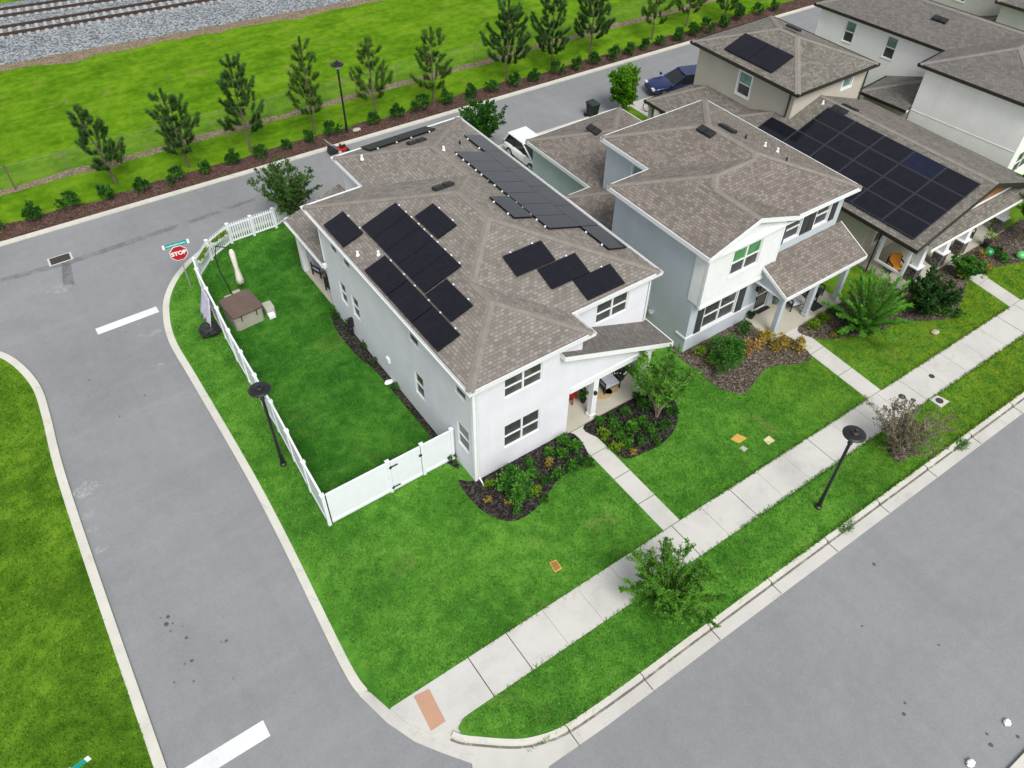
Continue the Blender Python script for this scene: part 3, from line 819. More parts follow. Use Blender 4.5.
def downspout(root, pts, mat, r=.04):
    mb = MB(); pts = [Vector(p) for p in pts]
    mb.tube(pts, r, 4); obj('downspout', mb, mat, root)

P3 = 1 / 3
# ================================================================== HOUSE ONE, the white corner house
H1 = thing('house', 'white two storey corner house with dark solar panels on all four roof slopes', 'house', (9.85, 16.2, 0))
xl, xr, yf, yr, yb = 9.62, 19.56, 15.98, 17.28, 29.5       # eaves
xb, yk, xn = 12.55, 32.5, 15.05                            # back wing, front notch
ZE = 5.5
zl = lambda x: ZE + (x - xl) * P3
zr_ = lambda x: ZE + (xr - x) * P3
zf = lambda y: ZE + (y - yr) * P3
xm = (xl + xr) / 2
fx = (xl + xn) / 2; fh = fx - xl                            # ridge of the forward block
bx = (xb + xr) / 2; bh = xr - bx
A, B_, C_, D_ = (xl, yf, ZE), (xl, yb, ZE), (xb, yb, ZE), (xb, yk, ZE)
E_, F_, G_, H_ = (xr, yk, ZE), (xr, yr, ZE), (xn, yr, ZE), (xn, yf, ZE)
I_ = (fx, yf + fh, ZE + fh * P3); J_ = (fx, yr + fh, ZE + fh * P3)
K_ = (xm, yr + (xm - xl), ZE + (xm - xl) * P3); L_ = (xm, yb - (xm - xl), ZE + (xm - xl) * P3)
M_ = (bx, yb - (bx - xb), ZE + bh * P3); M_ = (bx, yb - (bx - xl) + (0), ZE + bh * P3)
# back-left hip B-L meets the back wing: its ridge starts where the wing's left slope and the back slope are equally high
M_ = (bx, yb - bh, ZE + bh * P3)
N_ = (bx, yk - bh, ZE + bh * P3)
Kp = K_; Lp = L_
faces = [
    [A, I_, J_, K_, L_, B_],                               # left slope
    [A, H_, I_],                                           # forward hip
    [H_, G_, J_, I_],                                      # forward block, right slope
    [G_, F_, K_, J_],                                      # front slope
    [F_, E_, N_, M_, L_, K_],                              # right slope
    [E_, D_, N_],                                          # back hip
    [D_, C_, M_, N_],                                      # wing, left slope
    [C_, B_, L_, M_],                                      # back slope
]
r1 = roof(H1, faces, M['shingle'], M['cap'])
out1 = [(xl, yf), (xn, yf), (xn, yr), (xr, yr), (xr, yk), (xb, yk), (xb, yb), (xl, yb)]
eave_trim(H1, out1, ZE, M['white'])
wm = MB()
ZT = ZE - .15
o_front = [(1.37, 3.07, 3.98, 5.02), (1.37, 3.07, 1.12, 2.42)]
wall(wm, (9.85, 16.2), (14.36, 16.2), 0, ZT, o_front)
wall(wm, (14.36, 16.2), (14.8, 16.2), 2.4, ZT)
wall(wm, (14.8, 16.2), (14.8, 17.5), 2.4, ZT)
o_rec = [(1.75, 3.4, 3.95, 5.02)]
wall(wm, (14.8, 17.5), (19.33, 17.5), 2.3, ZT, o_rec)
wall(wm, (19.33, 17.5), (19.33, 32.25), 0, ZT)
wall(wm, (19.33, 32.25), (12.8, 32.25), 0, ZT)
wall(wm, (12.8, 32.25), (12.8, 28.75), 0, ZT)
wall(wm, (12.8, 28.75), (9.85, 28.75), 0, ZT)
Y0 = 28.75
ol = [(Y0 - 27.75, Y0 - 27.05, 4.2, 4.64), (Y0 - 26.5, Y0 - 25.8, 4.2, 4.64), (Y0 - 27.42, Y0 - 26.78, 1.55, 2.75), (Y0 - 26.22, Y0 - 25.55, 1.55, 2.75), (Y0 - 20.82, Y0 - 20.05, 4.15, 4.65),
      (Y0 - 20.65, Y0 - 19.95, 1.3, 2.6), (Y0 - 17.42, Y0 - 16.68, 4.15, 4.6), (Y0 - 17.38, Y0 - 16.58, 1.3, 2.6)]
wall(wm, (9.85, 28.75), (9.85, 16.2), 0, ZT, ol)
# porch: side wall, back wall, ceiling, gable above the beam
wall(wm, (14.36, 16.2), (14.36, 18.3), 0, 2.4)
wall(wm, (14.36, 18.3), (19.33, 18.3), 0, 2.4, [(.5, 1.45, .12, 2.15)])
wm.quad((14.36, 16.2, 2.4), (18.8, 16.2, 2.4), (19.33, 18.3, 2.4), (14.36, 18.3, 2.4))
zp = lambda x: 2.66 + (19.6 - x) * .398
wm.poly([(14.8, 16.2, 2.62), (18.85, 16.2, 2.62), (18.85, 16.2, zp(18.85) - .05), (14.8, 16.2, zp(14.8) - .05)])
wm.quad((18.85, 16.2, 2.62), (18.85, 18.2, 2.62), (18.85, 18.2, zp(18.85) - .05), (18.85, 16.2, zp(18.85) - .05))
obj('wall', wm, M['wall_white'], H1)
W0, W1 = (9.85, 16.2), (14.36, 16.2)
for o in o_front: window(H1, W0, W1, o, 2, .48, M['glass'], M['screen'])
window(H1, (14.8, 17.5), (19.33, 17.5), o_rec[0], 2, .48)
for o in ol: window(H1, (9.85, 28.75), (9.85, 16.2), o, 1, .5 if o[3] - o[2] > .7 else 1.0)
# corner boards and the sill trim
tb = MB()
tb.box(9.83, 9.97, 16.18, 16.32, 0, ZT); 
obj('corner_board', tb, M['white'], H1)
pr = MB()
top = [(13.75, 15.9, zp(13.75)), (19.6, 15.9, zp(19.6)), (19.6, 18.15, zp(19.6)), (14.8, 18.15, zp(14.8)), (14.8, 16.2, zp(14.8)), (13.75, 16.2, zp(13.75))]
prf = roof(H1, [[top[0], top[1], (19.6, 16.2, zp(19.6)), (13.75, 16.2, zp(13.75))], [(14.8, 16.2, zp(14.8)), (19.6, 16.2, zp(19.6)), (19.6, 18.15, zp(19.6)), (14.8, 18.15, zp(14.8))]], M['shingle_d'], M['cap'], 'porch_roof')
fb = MB()
for a, b in ((0, 1), (1, 2), (5, 0), (2, 3)):
    p, q = Vector(top[a]), Vector(top[b]); t = (q - p); t.z = 0; t.normalize(); n = Vector((t.y, -t.x, 0))
    fb.add([p + n * .0, q + n * .0, q + n * .0 - Vector((0, 0, .22)), p - Vector((0, 0, .22)), p + n * .03 + Vector((0, 0, .015)), q + n * .03 + Vector((0, 0, .015)), q + n * .03 - Vector((0, 0, .22)), p + n * .03 - Vector((0, 0, .22))],
           [(0, 1, 5, 4), (4, 5, 6, 7), (7, 6, 2, 3), (0, 3, 2, 1), (0, 4, 7, 3), (1, 2, 6, 5)])
obj('fascia', fb, M['white'], H1)
obj('porch_soffit', MB().poly([(x, y, z - .2) for x, y, z in top]), M['white'], H1)
bm_ = MB(); bm_.box(14.37, 18.85, 16.16, 16.42, 2.38, 2.66); bm_.box(18.6, 18.85, 16.42, 18.2, 2.38, 2.66); obj('beam', bm_, M['white'], H1)
for cx in (15.62, 18.45):
    cmb = MB(); cmb.box(cx, cx + .26, 16.17, 16.43, .1, 2.38); cmb.box(cx - .03, cx + .29, 16.14, 16.46, .1, .28); obj('column', cmb, M['white'], H1, bevel=.008)
obj('porch_slab', MB().box(14.37, 18.75, 16.1, 18.29, -.1, .1), M['slabc'], H1)
dm = MB(); dm.box(14.86, 15.81, 18.33, 18.38, .12, 2.15); dr = sub(H1, obj('door', dm, plain('dark_door', (.03, .035, .045), .4), H1)); obj('handle', MB().box(14.93, 14.97, 18.25, 18.33, 1.0, 1.12), M['steel'], dr)
lm = MB(); lm.box(15.64, 15.74, 16.05, 16.168, 1.62, 1.78); obj('wall_lamp', lm, M['black_metal'], H1)
downspout(H1, [(9.93, 16.14, ZE - .16), (9.99, 16.14, 5.15), (9.99, 16.14, .25), (9.99, 15.8, .1)], M['white'])
downspout(H1, [(9.7, 28.6, ZE - .16), (9.8, 28.6, 5.1), (9.8, 28.6, 3.05)], M['white'])
downspout(H1, [(19.3, 17.42, ZE - .16), (19.3, 17.44, 5.1), (19.3, 17.44, 2.9)], M['white'])
um = MB(); um.box(9.76, 9.85, 22.9, 23.15, 1.1, 1.35); obj('utility_box', um, M['sign_white'], H1)
um = MB(); um.box(9.62, 9.85, 26.45, 26.6, .6, 1.1); um.tube([(9.75, 26.52, .1), (9.75, 26.52, .62)], .05); obj('utility_meter', um, M['black_plastic'], H1)
# rear porch in the notch
zq = lambda x: 2.8 + (x - 9.72) * .3
q = [(9.72, 28.78, zq(9.72)), (12.8, 28.78, zq(12.8)), (12.8, 33.0, zq(12.8)), (9.72, 33.0, zq(9.72))]
roof(H1, [q], M['shingle'], M['cap'], 'rear_porch_roof')
eave_trim(H1, [(9.72, 33.0), (9.72, 28.68)], 2.8, M['white'], closed=False, soffit=False)
fb = MB()
fb.add([(9.7, 28.6, zq(9.7) - .2), (10.06, 28.6, zq(10.06) - .2), (10.06, 28.6, zq(10.06)), (9.7, 28.6, zq(9.7)), (9.7, 28.78, zq(9.7) - .2), (10.06, 28.74, zq(10.06) - .2), (10.06, 28.74, zq(10.06)), (9.7, 28.78, zq(9.7))],
       [(0, 1, 2, 3), (4, 7, 6, 5), (0, 3, 7, 4), (3, 2, 6, 7), (0, 4, 5, 1), (1, 5, 6, 2)])
fb.box(9.72, 12.8, 33.0, 33.04, 2.6, 2.85); obj('fascia', fb, M['white'], H1)
obj('porch_soffit', MB().poly([(x, y, z - .18) for x, y, z in q]), M['white'], H1)
obj('beam', MB().box(9.85, 10.1, 28.75, 32.6, 2.3, 2.6), M['white'], H1)
cmb = MB(); cmb.box(9.86, 10.16, 32.1, 32.4, .1, 2.35); obj('column', cmb, M['white'], H1, bevel=.008)
obj('privacy_wall', MB().box(10.17, 12.8, 32.2, 32.32, .1, 2.5), M['wall_white'], H1)
obj('porch_slab', MB().box(9.9, 12.8, 28.75, 32.5, -.1, .1), M['slabc'], H1)
# solar panels
s3 = math.sqrt(1 + P3 * P3)
def left_pt(x, y): return (x, y, ZE + (x - xl) * P3 + .13)
def right_pt(x, y): return (x, y, ZE + (xr - x) * P3 + .13)
def front_pt(x, y): return (x, y, ZE + (y - yr) * P3 + .13)
def back_pt(x, y): return (x, y, ZE + (yk - y) * P3 + .13)
UL = (1, 0, P3); UR = (-1, 0, P3); UF = (0, 1, P3); UB = (0, -1, P3)
nl, nr_, nf, nb = (-P3, 0, 1), (P3, 0, 1), (0, -P3, 1), (0, P3, 1)
spn = []
for y in (25.7, 21.98, 20.09, 18.2): spn.append((left_pt(9.67, y), (0, 1, 0), UL, 1.87, 1.05))
for k in range(5): spn.append((left_pt(10.75, 20.9 + k * 1.034), (0, 1, 0), UL, 1.034, 1.79))
spn.append((left_pt(12.55, 22.84), (0, 1, 0), UL, 1.86, .98)); spn.append((left_pt(10.72, 18.95), (0, 1, 0), UL, 1.87, 1.05))
for k in range(5): spn.append((right_pt(19.33, 20.95 + k * 1.82), (0, 1, 0), UR, 1.82, 1.03))
spn.append((right_pt(19.33, 19.07), (0, 1, 0), UR, 1.86, 1.06))
for k in range(7): spn.append((right_pt(18.36, 20.95 + k * 1.03), (0, 1, 0), UR, 1.03, 1.78))
spn.append((right_pt(16.62, 21.95), (0, 1, 0), UR, 1.83, 1.02))
for x, y in ((14.0, 19.4), (14.92, 18.36), (15.93, 17.36)): spn.append((front_pt(x, y), (1, 0, 0), UF, 1.86, 1.06))
for x in (13.95, 15.76): spn.append((back_pt(x, 32.42), (1, 0, 0), UB, 1.81, 1.12))
for c, u, v, w_, h_ in spn:
    pn = solar(H1, c, u, v, w_, h_, M['solar_matt'] if v == UB else None)
    uu, vv = Vector(u), Vector(v).normalized(); cc = Vector(c); nn = uu.cross(vv); nn = -nn if nn.z < 0 else nn
    cp = [cc + uu * w_ * f + vv * (h_ + .03) for f in (.22, .78)]
    def covered(p):
        for c2, u2, v2, w2, h2 in spn:
            if v2 != v: continue
            d_ = p - Vector(c2); a_, b_ = d_.dot(Vector(u2)), d_.dot(Vector(v2).normalized())
            if -.02 < a_ < w2 + .02 and -.02 < b_ < h2 + .02: return True
        return False
    clips(pn, [p for p in cp if not covered(p)], nn)
slant(H1, 'v', 15.96, 30.4, back_pt(0, 30.4)[2] - .13, nb, 'vent'); slant(H1, 'v', 14.5, 25.55, ZE + (yb - 25.55) * P3 + .02, (0, P3, 1), 'vent')
for x, y in ((9.95, 24.9), (10.55, 24.2)): slant(H1, 'p', x, y, zl(x), nl, 'pipe')
for x, y, z in ((13.35, 31.0, ZE + .4), (16.3, 28.5, 6.6)): slant(H1, 'p', x, y, z, nl, 'pipe')
for x, y in ((16.6, 25.2), (17.6, 29.2)): slant(H1, 'p', x, y, zr_(x), nr_, 'stub')

# ================================================================== HOUSE TWO, grey-blue with white gable
H2 = thing('house', 'grey blue two storey house with white front gable, charcoal shutters and no solar panels', 'house', (21.73, 17, 0))
ZE2 = 5.87
xl, xr, yf, yb = 21.42, 30.9, 16.42, 22.9
xw, yk = 23.9, 26.4
yg = 16.42; gx = 24.12; gh = gx - xl; gr = gx + gh                     # gable
z2 = lambda d: ZE2 + d * P3
bx = (xw + xr) / 2; bh = xr - bx
dm_ = (yb - yf) / 2                                                    # half depth of the front mass
A = (xl, yg, ZE2); G0 = (gx, yg, z2(gh)); G1 = (gx, yf + gh, z2(gh)); V0 = (gr, yf + .06, ZE2 + .02); R0 = (gr, yg, ZE2)
K0 = (xl + dm_, yf + dm_, z2(dm_)); K1 = (xw + dm_, yf + dm_, z2(dm_)); K2 = (bx, yf + bh, z2(bh))
E_ = (xr, yf, ZE2); Rk = (xr, yk, ZE2); Lk = (xw, yk, ZE2); N_ = (bx, yk - bh, z2(bh)); V1 = (xw, yb, ZE2); B_ = (xl, yb, ZE2)
faces = [
    [A, G0, G1, (xl + gh, yf + gh, z2(gh)), K0, B_],
    [G0, R0, V0, G1],
    [V0, E_, K2, K1, K0, G1],
    [E_, Rk, N_, K2],
    [Rk, Lk, N_],
    [Lk, V1, K1, K2, N_],
    [V1, B_, K0, K1],
]
faces[0] = [A, G0, G1, K0, B_]
roof(H2, faces, M['shingle_b'], M['cap'])
out2 = [(xl, yg), (xl, yg + .001)]
fb = MB()
def board(mb, p, q, h=.2, t=.035, lift=.012):
    p, q = Vector(p), Vector(q); d = (q - p); d.z = 0; d.normalize(); n = Vector((d.y, -d.x, 0)); Zz = Vector((0, 0, 1))
    a = [p + Zz * lift, q + Zz * lift, q - Zz * h, p - Zz * h]; b = [x + n * t for x in a]
    mb.add(a + b, [(0, 1, 5, 4), (4, 5, 6, 7), (7, 6, 2, 3), (0, 3, 2, 1), (0, 4, 7, 3), (1, 2, 6, 5)])
for p, q in ((B_, A), (A, G0), (G0, R0), (R0, V0), (V0, E_), (E_, Rk), (Rk, Lk), (Lk, V1), (V1, B_)): board(fb, p, q)
obj('fascia', fb, M['white'], H2)
obj('soffit', MB().poly([(x, y, ZE2 - .19) for x, y in ((xl, yg), (gr, yg), (gr, yf), (xr, yf), (xr, yk), (xw, yk), (xw, yb), (xl, yb))]), M['white'], H2)
wm = MB(); ZT = ZE2 - .17
wall(wm, (21.73, 22.6), (21.73, 17.0), 0, ZT)
o2 = [(.92, 3.0, .95, 2.4), (4.52, 5.5, .1, 2.2)]
wall(wm, (21.73, 17.0), (30.55, 17.0), 0, 3.0, o2)
o2u = [(.55, 1.55, 4.25, 5.35), (2.55, 3.5, 4.25, 5.35)]
wall(wm, (26.2, 16.85), (30.6, 16.85), 2.9, ZT, o2u)
wm.quad((26.2, 16.85, 2.9), (26.2, 17.3, 2.9), (26.2, 17.3, ZT), (26.2, 16.85, ZT))
wall(wm, (30.6, 16.85), (30.6, 26.15), 0, ZT)
wall(wm, (30.6, 26.15), (24.15, 26.15), 0, ZT)
wall(wm, (24.15, 26.15), (24.15, 22.6), 0, ZT, [(1.95, 2.85, 4.35, 5.4)])
wall(wm, (24.15, 22.6), (21.73, 22.6), 0, ZT)
# ground floor wing in the notch and garage
wall(wm, (22.6, 26.6), (22.6, 22.6), 0, 2.75); wall(wm, (24.2, 26.6), (22.6, 26.6), 0, 2.75)
wall(wm, (24.2, 32.25), (24.2, 26.0), 0, 2.75); wall(wm, (30.4, 32.25), (24.2, 32.25), 0, 2.75, [(.8, 5.3, .05, 2.3)]); wall(wm, (30.4, 26.0), (30.4, 32.25), 0, 2.75)
obj('wall', wm, M['wall_grey'], H2)
bumpm = MB()
og = [(1.45, 3.2, 4.05, 5.4)]
wall(bumpm, (21.70, 16.6), (26.22, 16.6), 3.0, ZT, og)
wall(bumpm, (21.70, 17.35), (21.70, 16.6), 3.0, ZT); wall(bumpm, (26.22, 16.6), (26.22, 17.0), 3.0, ZT)
bumpm.quad((21.70, 16.6, 3.0), (26.22, 16.6, 3.0), (26.22, 17.35, 3.0), (21.70, 17.35, 3.0))
bumpm.poly([(21.70, 16.6, ZT), (26.22, 16.6, ZT), (26.22, 16.6, z2(gr - 26.22) - .04), (gx, 16.6, z2(gh) - .04), (21.70, 16.6, z2(.28) - .04)])
obj('siding', bumpm, M['wall_siding'], H2)
cb2 = MB(); cb2.box(21.68, 21.8, 16.58, 16.7, 3.0, ZT); cb2.box(26.12, 26.24, 16.58, 16.7, 3.0, ZT); cb2.box(21.66, 26.26, 16.56, 16.66, 2.9, 3.04); obj('corner_board', cb2, M['white'], H2)
bt = MB(); bt.box(21.69, 26.15, 16.96, 17.0, .82, .92); bt.box(21.69, 21.73, 17.0, 17.6, .82, .92); obj('belt_trim', bt, M['white'], H2)
window(H2, (21.70, 16.6), (26.22, 16.6), og[0], 2, .48, M['glass_green'], M['screen'], trim=.08)
window(H2, (21.73, 17.0), (30.55, 17.0), o2[0], 2, .5, M['glass'], M['screen'], trim=.06)
for o in o2u: window(H2, (26.2, 16.85), (30.6, 16.85), o, 1, .5, M['glass'], M['screen'], trim=.06)
window(H2, (24.15, 26.15), (24.15, 22.6), (1.95, 2.85, 4.35, 5.4), 1, 1.0, M['glass_teal'], trim=.06)
def shutter(root, x0, x1, y, z0, z1):
    mb = MB(); mb.box(x0, x1, y - .045, y - .003, z0, z1)
    k = z0 + .08
    while k < z1 - .1: mb.box(x0 + .05, x1 - .05, y - .062, y - .045, k, k + .05); k += .1
    obj('shutter', mb, M['shutter'], root)
shutter(H2, 22.2, 22.58, 17.0, .95, 2.45); shutter(H2, 24.8, 25.25, 17.0, .95, 2.45)
for x0 in (26.33, 27.83, 28.28, 29.78): shutter(H2, x0, x0 + .38, 16.85, 4.2, 5.4)
dm = MB(); dm.box(26.27, 27.21, 17.04, 17.09, .1, 2.2); dr = sub(H2, obj('door', dm, M['sign_white'], H2))
for a in (0, 1): obj('door_pane', MB().box(26.35, 27.12, 17.02, 17.045, .35 + a * .9, 1.15 + a * .9), M['glass'], dr)
obj('handle', MB().box(26.3, 26.34, 16.96, 17.03, 1.0, 1.15), M['black_metal'], dr)
lm = MB(); lm.box(26.02, 26.12, 16.86, 16.99, 1.7, 1.95); obj('wall_lamp', lm, M['black_metal'], H2)
# porch
zp2 = lambda y: 2.88 + (y - 15.0) * .46
q = [(25.48, 15.0, zp2(15.0)), (31.0, 15.0, zp2(15.0)), (31.0, 16.85, zp2(16.85)), (25.48, 16.85, zp2(16.85))]
q2 = [(25.48, 15.0, zp2(15)), (31.0, 15.0, zp2(15)), (31.0, 16.6, zp2(16.6)), (25.48, 16.6, zp2(16.6))]
roof(H2, [q2, [(26.22, 16.6, zp2(16.6)), (31.0, 16.6, zp2(16.6)), (31.0, 16.85, zp2(16.85)), (26.22, 16.85, zp2(16.85))]], M['shingle_b'], M['cap'], 'porch_roof')
fb = MB(); board(fb, q2[3], q2[0], .16); board(fb, q2[0], q2[1], .16); board(fb, q[1], q[2], .16); obj('fascia', fb, M['white'], H2)
gm = MB(); gm.poly([(25.66, 15.35, 2.5), (25.66, 17.0, 2.5), (25.66, 16.98, zp2(16.98) - .1), (25.66, 15.35, zp2(15.35) - .1)]); obj('porch_gable', gm, M['wall_grey'], H2); gm = MB(); gm.poly([(30.75, 15.35, 2.5), (30.75, 16.85, 2.5), (30.75, 16.85, zp2(16.85) - .1), (30.75, 15.35, zp2(15.35) - .1)])
obj('porch_gable', gm, M['wall_grey'], H2)
obj('porch_soffit', MB().poly([(25.5, 15.02, 2.6), (30.98, 15.02, 2.6), (30.98, 16.98, 2.6), (25.5, 16.98, 2.6)]), M['white'], H2)
bmm = MB(); bmm.box(25.68, 30.73, 15.36, 15.58, 2.46, 2.72); bmm.box(25.67, 25.89, 15.58, 17.0, 2.46, 2.72); bmm.box(30.52, 30.73, 15.58, 17.0, 2.46, 2.72); obj('beam', bmm, M['white'], H2)
for cx in (25.95, 28.2, 30.42):
    cmb = MB(); cmb.box(cx, cx + .24, 15.36, 15.6, .14, 2.46); cmb.box(cx - .02, cx + .26, 15.34, 15.62, .14, .3); cmb.box(cx - .02, cx + .26, 15.34, 15.62, 2.3, 2.46); obj('column', cmb, M['wall_grey'], H2, bevel=.008)
obj('porch_slab', MB().box(25.7, 30.65, 15.16, 16.99, -.1, .14), M['slabc'], H2)
# lower roofs: the little wing and the garage
Zl = 2.85
W = [(22.3, 22.62, Zl), (22.3, 26.85, Zl), (24.15, 26.85, Zl), (24.15, 25.0, Zl + 1.85 * P3), (24.15, 22.62, Zl + 1.85 * P3)]
roof(H2, [[W[0], W[1], W[3], W[4]], [W[1], W[2], W[3]]], M['shingle_b'], M['cap'], 'wing_roof')
fb = MB(); board(fb, W[1], W[0]); board(fb, W[2], W[1]); obj('fascia', fb, M['white'], H2)
gxl, gxr, gyf, gyk = 23.9, 30.7, 26.15, 32.55; gm_ = (gxl + gxr) / 2; gd = gm_ - gxl
Wg = [(gxl, gyf, Zl), (gxl, gyk, Zl), (gxr, gyk, Zl), (gxr, gyf, Zl), (gm_, gyf, Zl + gd * P3), (gm_, gyk - gd, Zl + gd * P3)]
roof(H2, [[Wg[0], Wg[4], Wg[5], Wg[1]], [Wg[4], Wg[3], Wg[2], Wg[5]], [Wg[2], Wg[1], Wg[5]]], M['shingle_b'], M['cap'], 'garage_roof')
fb = MB(); board(fb, Wg[1], Wg[0]); board(fb, Wg[2], Wg[1]); board(fb, Wg[3], Wg[2]); obj('fascia', fb, M['white'], H2)
obj('soffit', MB().poly([(x, y, Zl - .18) for x, y in ((gxl, gyf), (gxr, gyf), (gxr, gyk), (gxl, gyk))]), M['white'], H2)
gd_ = MB(); gd_.box(25.1, 29.6, 32.1, 32.16, .05, 2.3); obj('garage_door', gd_, M['white'], H2)
slant(H2, 'v', 27.0, 22.6, z2(27.0 - xw) + .01, (-P3, 0, 1), 'vent'); slant(H2, 'v', 28.2, 22.4, z2(xr - 28.2), (P3, 0, 1), 'vent'); slant(H2, 'v', 26.6, 30.0, Zl + (26.6 - gxl) * P3 + .03, (-P3, 0, 1), 'vent')
for x, y in ((28.9, 20.6), (29.1, 20.0)): slant(H2, 'p', x, y, z2(xr - x), (P3, 0, 1), 'pipe')
for x, y in ((28.5, 19.0), (28.4, 21.4)): slant(H2, 'p', x, y, z2(xr - x), (P3, 0, 1), 'stub')
um = MB(); um.box(21.55, 21.73, 19.6, 20.0, 1.2, 1.8); um.lathe((21.6, 19.2, .9), [(.13, 0), (.14, .1), (.12, .14)], 10); um.tube([(21.68, 19.8, 0), (21.68, 19.8, 1.2)], .03); obj('utility_meter', um, M['steel'], H2)
# ================================================================== HOUSE THREE, tan with the big solar array
H3 = thing('house', 'tan two storey house with large blue black solar array over its low gabled front', 'house', (33.75, 16.8, 0))
ZU, ZL = 5.5, 2.8
xl, xr, yf, yk = 36.06, 42.85, 24.5, 32.6
cx_ = (xl + xr) / 2; d_ = cx_ - xl
U = [(xl, yf, ZU), (xr, yf, ZU), (xr, yk, ZU), (xl, yk, ZU), (cx_, yf + d_, ZU + d_ * P3), (cx_, yk - d_, ZU + d_ * P3)]
roof(H3, [[U[0], U[1], U[4]], [U[1], U[2], U[5], U[4]], [U[2], U[3], U[5]], [U[3], U[0], U[4], U[5]]], M['shingle_c'], M['cap'])
eave_trim(H3, [(xl, yf), (xr, yf), (xr, yk), (xl, yk)], ZU, M['bronze'], smat=M['wall_tan'])
wm = MB(); ZT = ZU - .15
wl = [(32.25 - 28.92, 32.25 - 27.98, 3.72, 5.02)]
wall(wm, (36.42, 32.25), (36.42, 24.87), 2.0, ZT, wl)
wf = [(4.15, 4.95, 4.42, 5.02)]
wall(wm, (36.42, 24.87), (42.5, 24.87), 2.0, ZT, wf)
wall(wm, (42.5, 24.87), (42.5, 32.25), 2.0, ZT); wall(wm, (42.5, 32.25), (36.42, 32.25), 0, ZT, [(.6, 5.4, .1, 2.2)])
ws = [(28.6 - 15.55, 28.6 - 14.7, 1.45, 2.35)]
wall(wm, (33.75, 28.6), (33.75, 16.8), 0, ZL - .1); wall(wm, (33.75, 16.8), (43.1, 16.8), 0, ZL - .1, [(1.0, 2.8, .9, 2.2), (4.1, 5.1, .12, 2.2)])
wall(wm, (43.1, 16.8), (43.1, 24.87), 0, ZL + .1)
wall(wm, (36.4, 28.6), (33.75, 28.6), 0, ZL - .1)
obj('wall', wm, M['wall_tan'], H3)
window(H3, (36.42, 32.25), (36.42, 24.87), wl[0], 1, .5, M['glass_teal'], M['screen'], trim=.09)
window(H3, (36.42, 24.87), (42.5, 24.87), wf[0], 1, 1.0, M['glass_teal'], trim=.1)
window(H3, (33.75, 16.8), (43.1, 16.8), (1.0, 2.8, .9, 2.2), 2, .5, trim=.08)
dm = MB(); dm.box(37.87, 38.83, 16.84, 16.9, .12, 2.2); dr = sub(H3, obj('door', dm, M['bronze'], H3)); obj('handle', MB().box(37.95, 38.0, 16.76, 16.84, 1, 1.15), M['steel'], dr)
obj('garage_door', MB().box(37.05, 41.85, 32.1, 32.16, .05, 2.2), M['white'], H3)
# the low gabled roof, hipped at its rear end
xe, xg, xq = 33.42, 38.75, 43.45; zr = lambda x: ZL + (x - xe) * P3
yG = 13.95
roof(H3, [[(xe, yG, ZL), (xg, yG, zr(xg)), (xg, 24.85, zr(xg)), (36.41, 24.85, zr(36.41)), (36.41, 25.93, zr(36.41)), (xe, 28.92, ZL)],
          [(xe, 28.92, ZL), (36.41, 28.92, ZL), (36.41, 25.93, zr(36.41))],
          [(xg, yG, zr(xg)), (xq, yG, zr(xg) - (xq - xg) * P3), (xq, 24.85, zr(xg) - (xq - xg) * P3), (xg, 24.85, zr(xg))]], M['shingle_c'], M['cap'], 'front_roof')
eave_trim(H3, [(xe, 28.92), (xe, yG)], ZL, M['bronze'], closed=False, soffit=False)
fb = MB(); board(fb, (xe, yG, ZL), (xg, yG, zr(xg)), .24, .03); board(fb, (xg, yG, zr(xg)), (xq, yG, zr(xg) - (xq - xg) * P3), .24, .03); obj('fascia', fb, M['bronze'], H3)
obj('soffit', MB().poly([(xe, yG + .01, ZL - .16), (xq, yG + .01, ZL - .16), (xq, 16.8, ZL - .16), (xe, 16.8, ZL - .16)]), M['wall_tan'], H3)
pg = MB(); pg.poly([(34.75, 14.45, 3.02), (42.5, 14.45, 3.02), (38.75, 14.45, zr(38.75) - .16)]); obj('pediment', pg, M['cedar'], H3)
tm = MB(); board(tm, (34.8, 14.42, 3.13), (42.6, 14.42, 3.13), .1, .04)
board(tm, (34.75, 14.44, 3.12), (38.75, 14.44, zr(38.75) - .15), .1, .03); board(tm, (38.75, 14.44, zr(38.75) - .15), (42.5, 14.44, 3.12), .1, .03); obj('pediment_trim', tm, M['white'], H3)
roof(H3, [[(34.3, 13.72, 2.6), (43.2, 13.72, 2.6), (42.9, 14.44, 3.03), (34.6, 14.44, 3.03)]], M['shingle_c'], M['cap'], 'pent_roof')
fb = MB(); board(fb, (34.28, 13.72, 2.6), (43.2, 13.72, 2.6), .13, .04); obj('fascia', fb, M['wall_cream'], H3)
obj('beam', MB().box(34.4, 43.0, 14.16, 14.42, 2.3, 2.62), M['white'], H3)
obj('porch_slab', MB().box(33.9, 43.0, 14.08, 16.79, -.1, .12), M['slabc'], H3)
for cx in (35.0, 37.15, 38.98, 42.55):
    st = MB(); st.box(cx - .28, cx + .28, 14.1, 14.6, .1, .95); 
    cl = MB(); a, b = .2, .13
    vs = [(cx + i * a, 14.35 + j * a, .95) for i, j in ((-1, -1), (1, -1), (1, 1), (-1, 1))] + [(cx + i * b, 14.35 + j * b, 2.3) for i, j in ((-1, -1), (1, -1), (1, 1), (-1, 1))]
    cl.add(vs, [(0, 3, 2, 1), (4, 5, 6, 7), (0, 1, 5, 4), (1, 2, 6, 5), (2, 3, 7, 6), (3, 0, 4, 7)]); cl.box(cx - .32, cx + .32, 14.04, 14.66, .95, 1.01)
    c_ = sub(H3, obj('column', cl, M['white'], H3)); obj('stone_pier', st, M['stone'], c_, bevel=.01)
fm = MB()
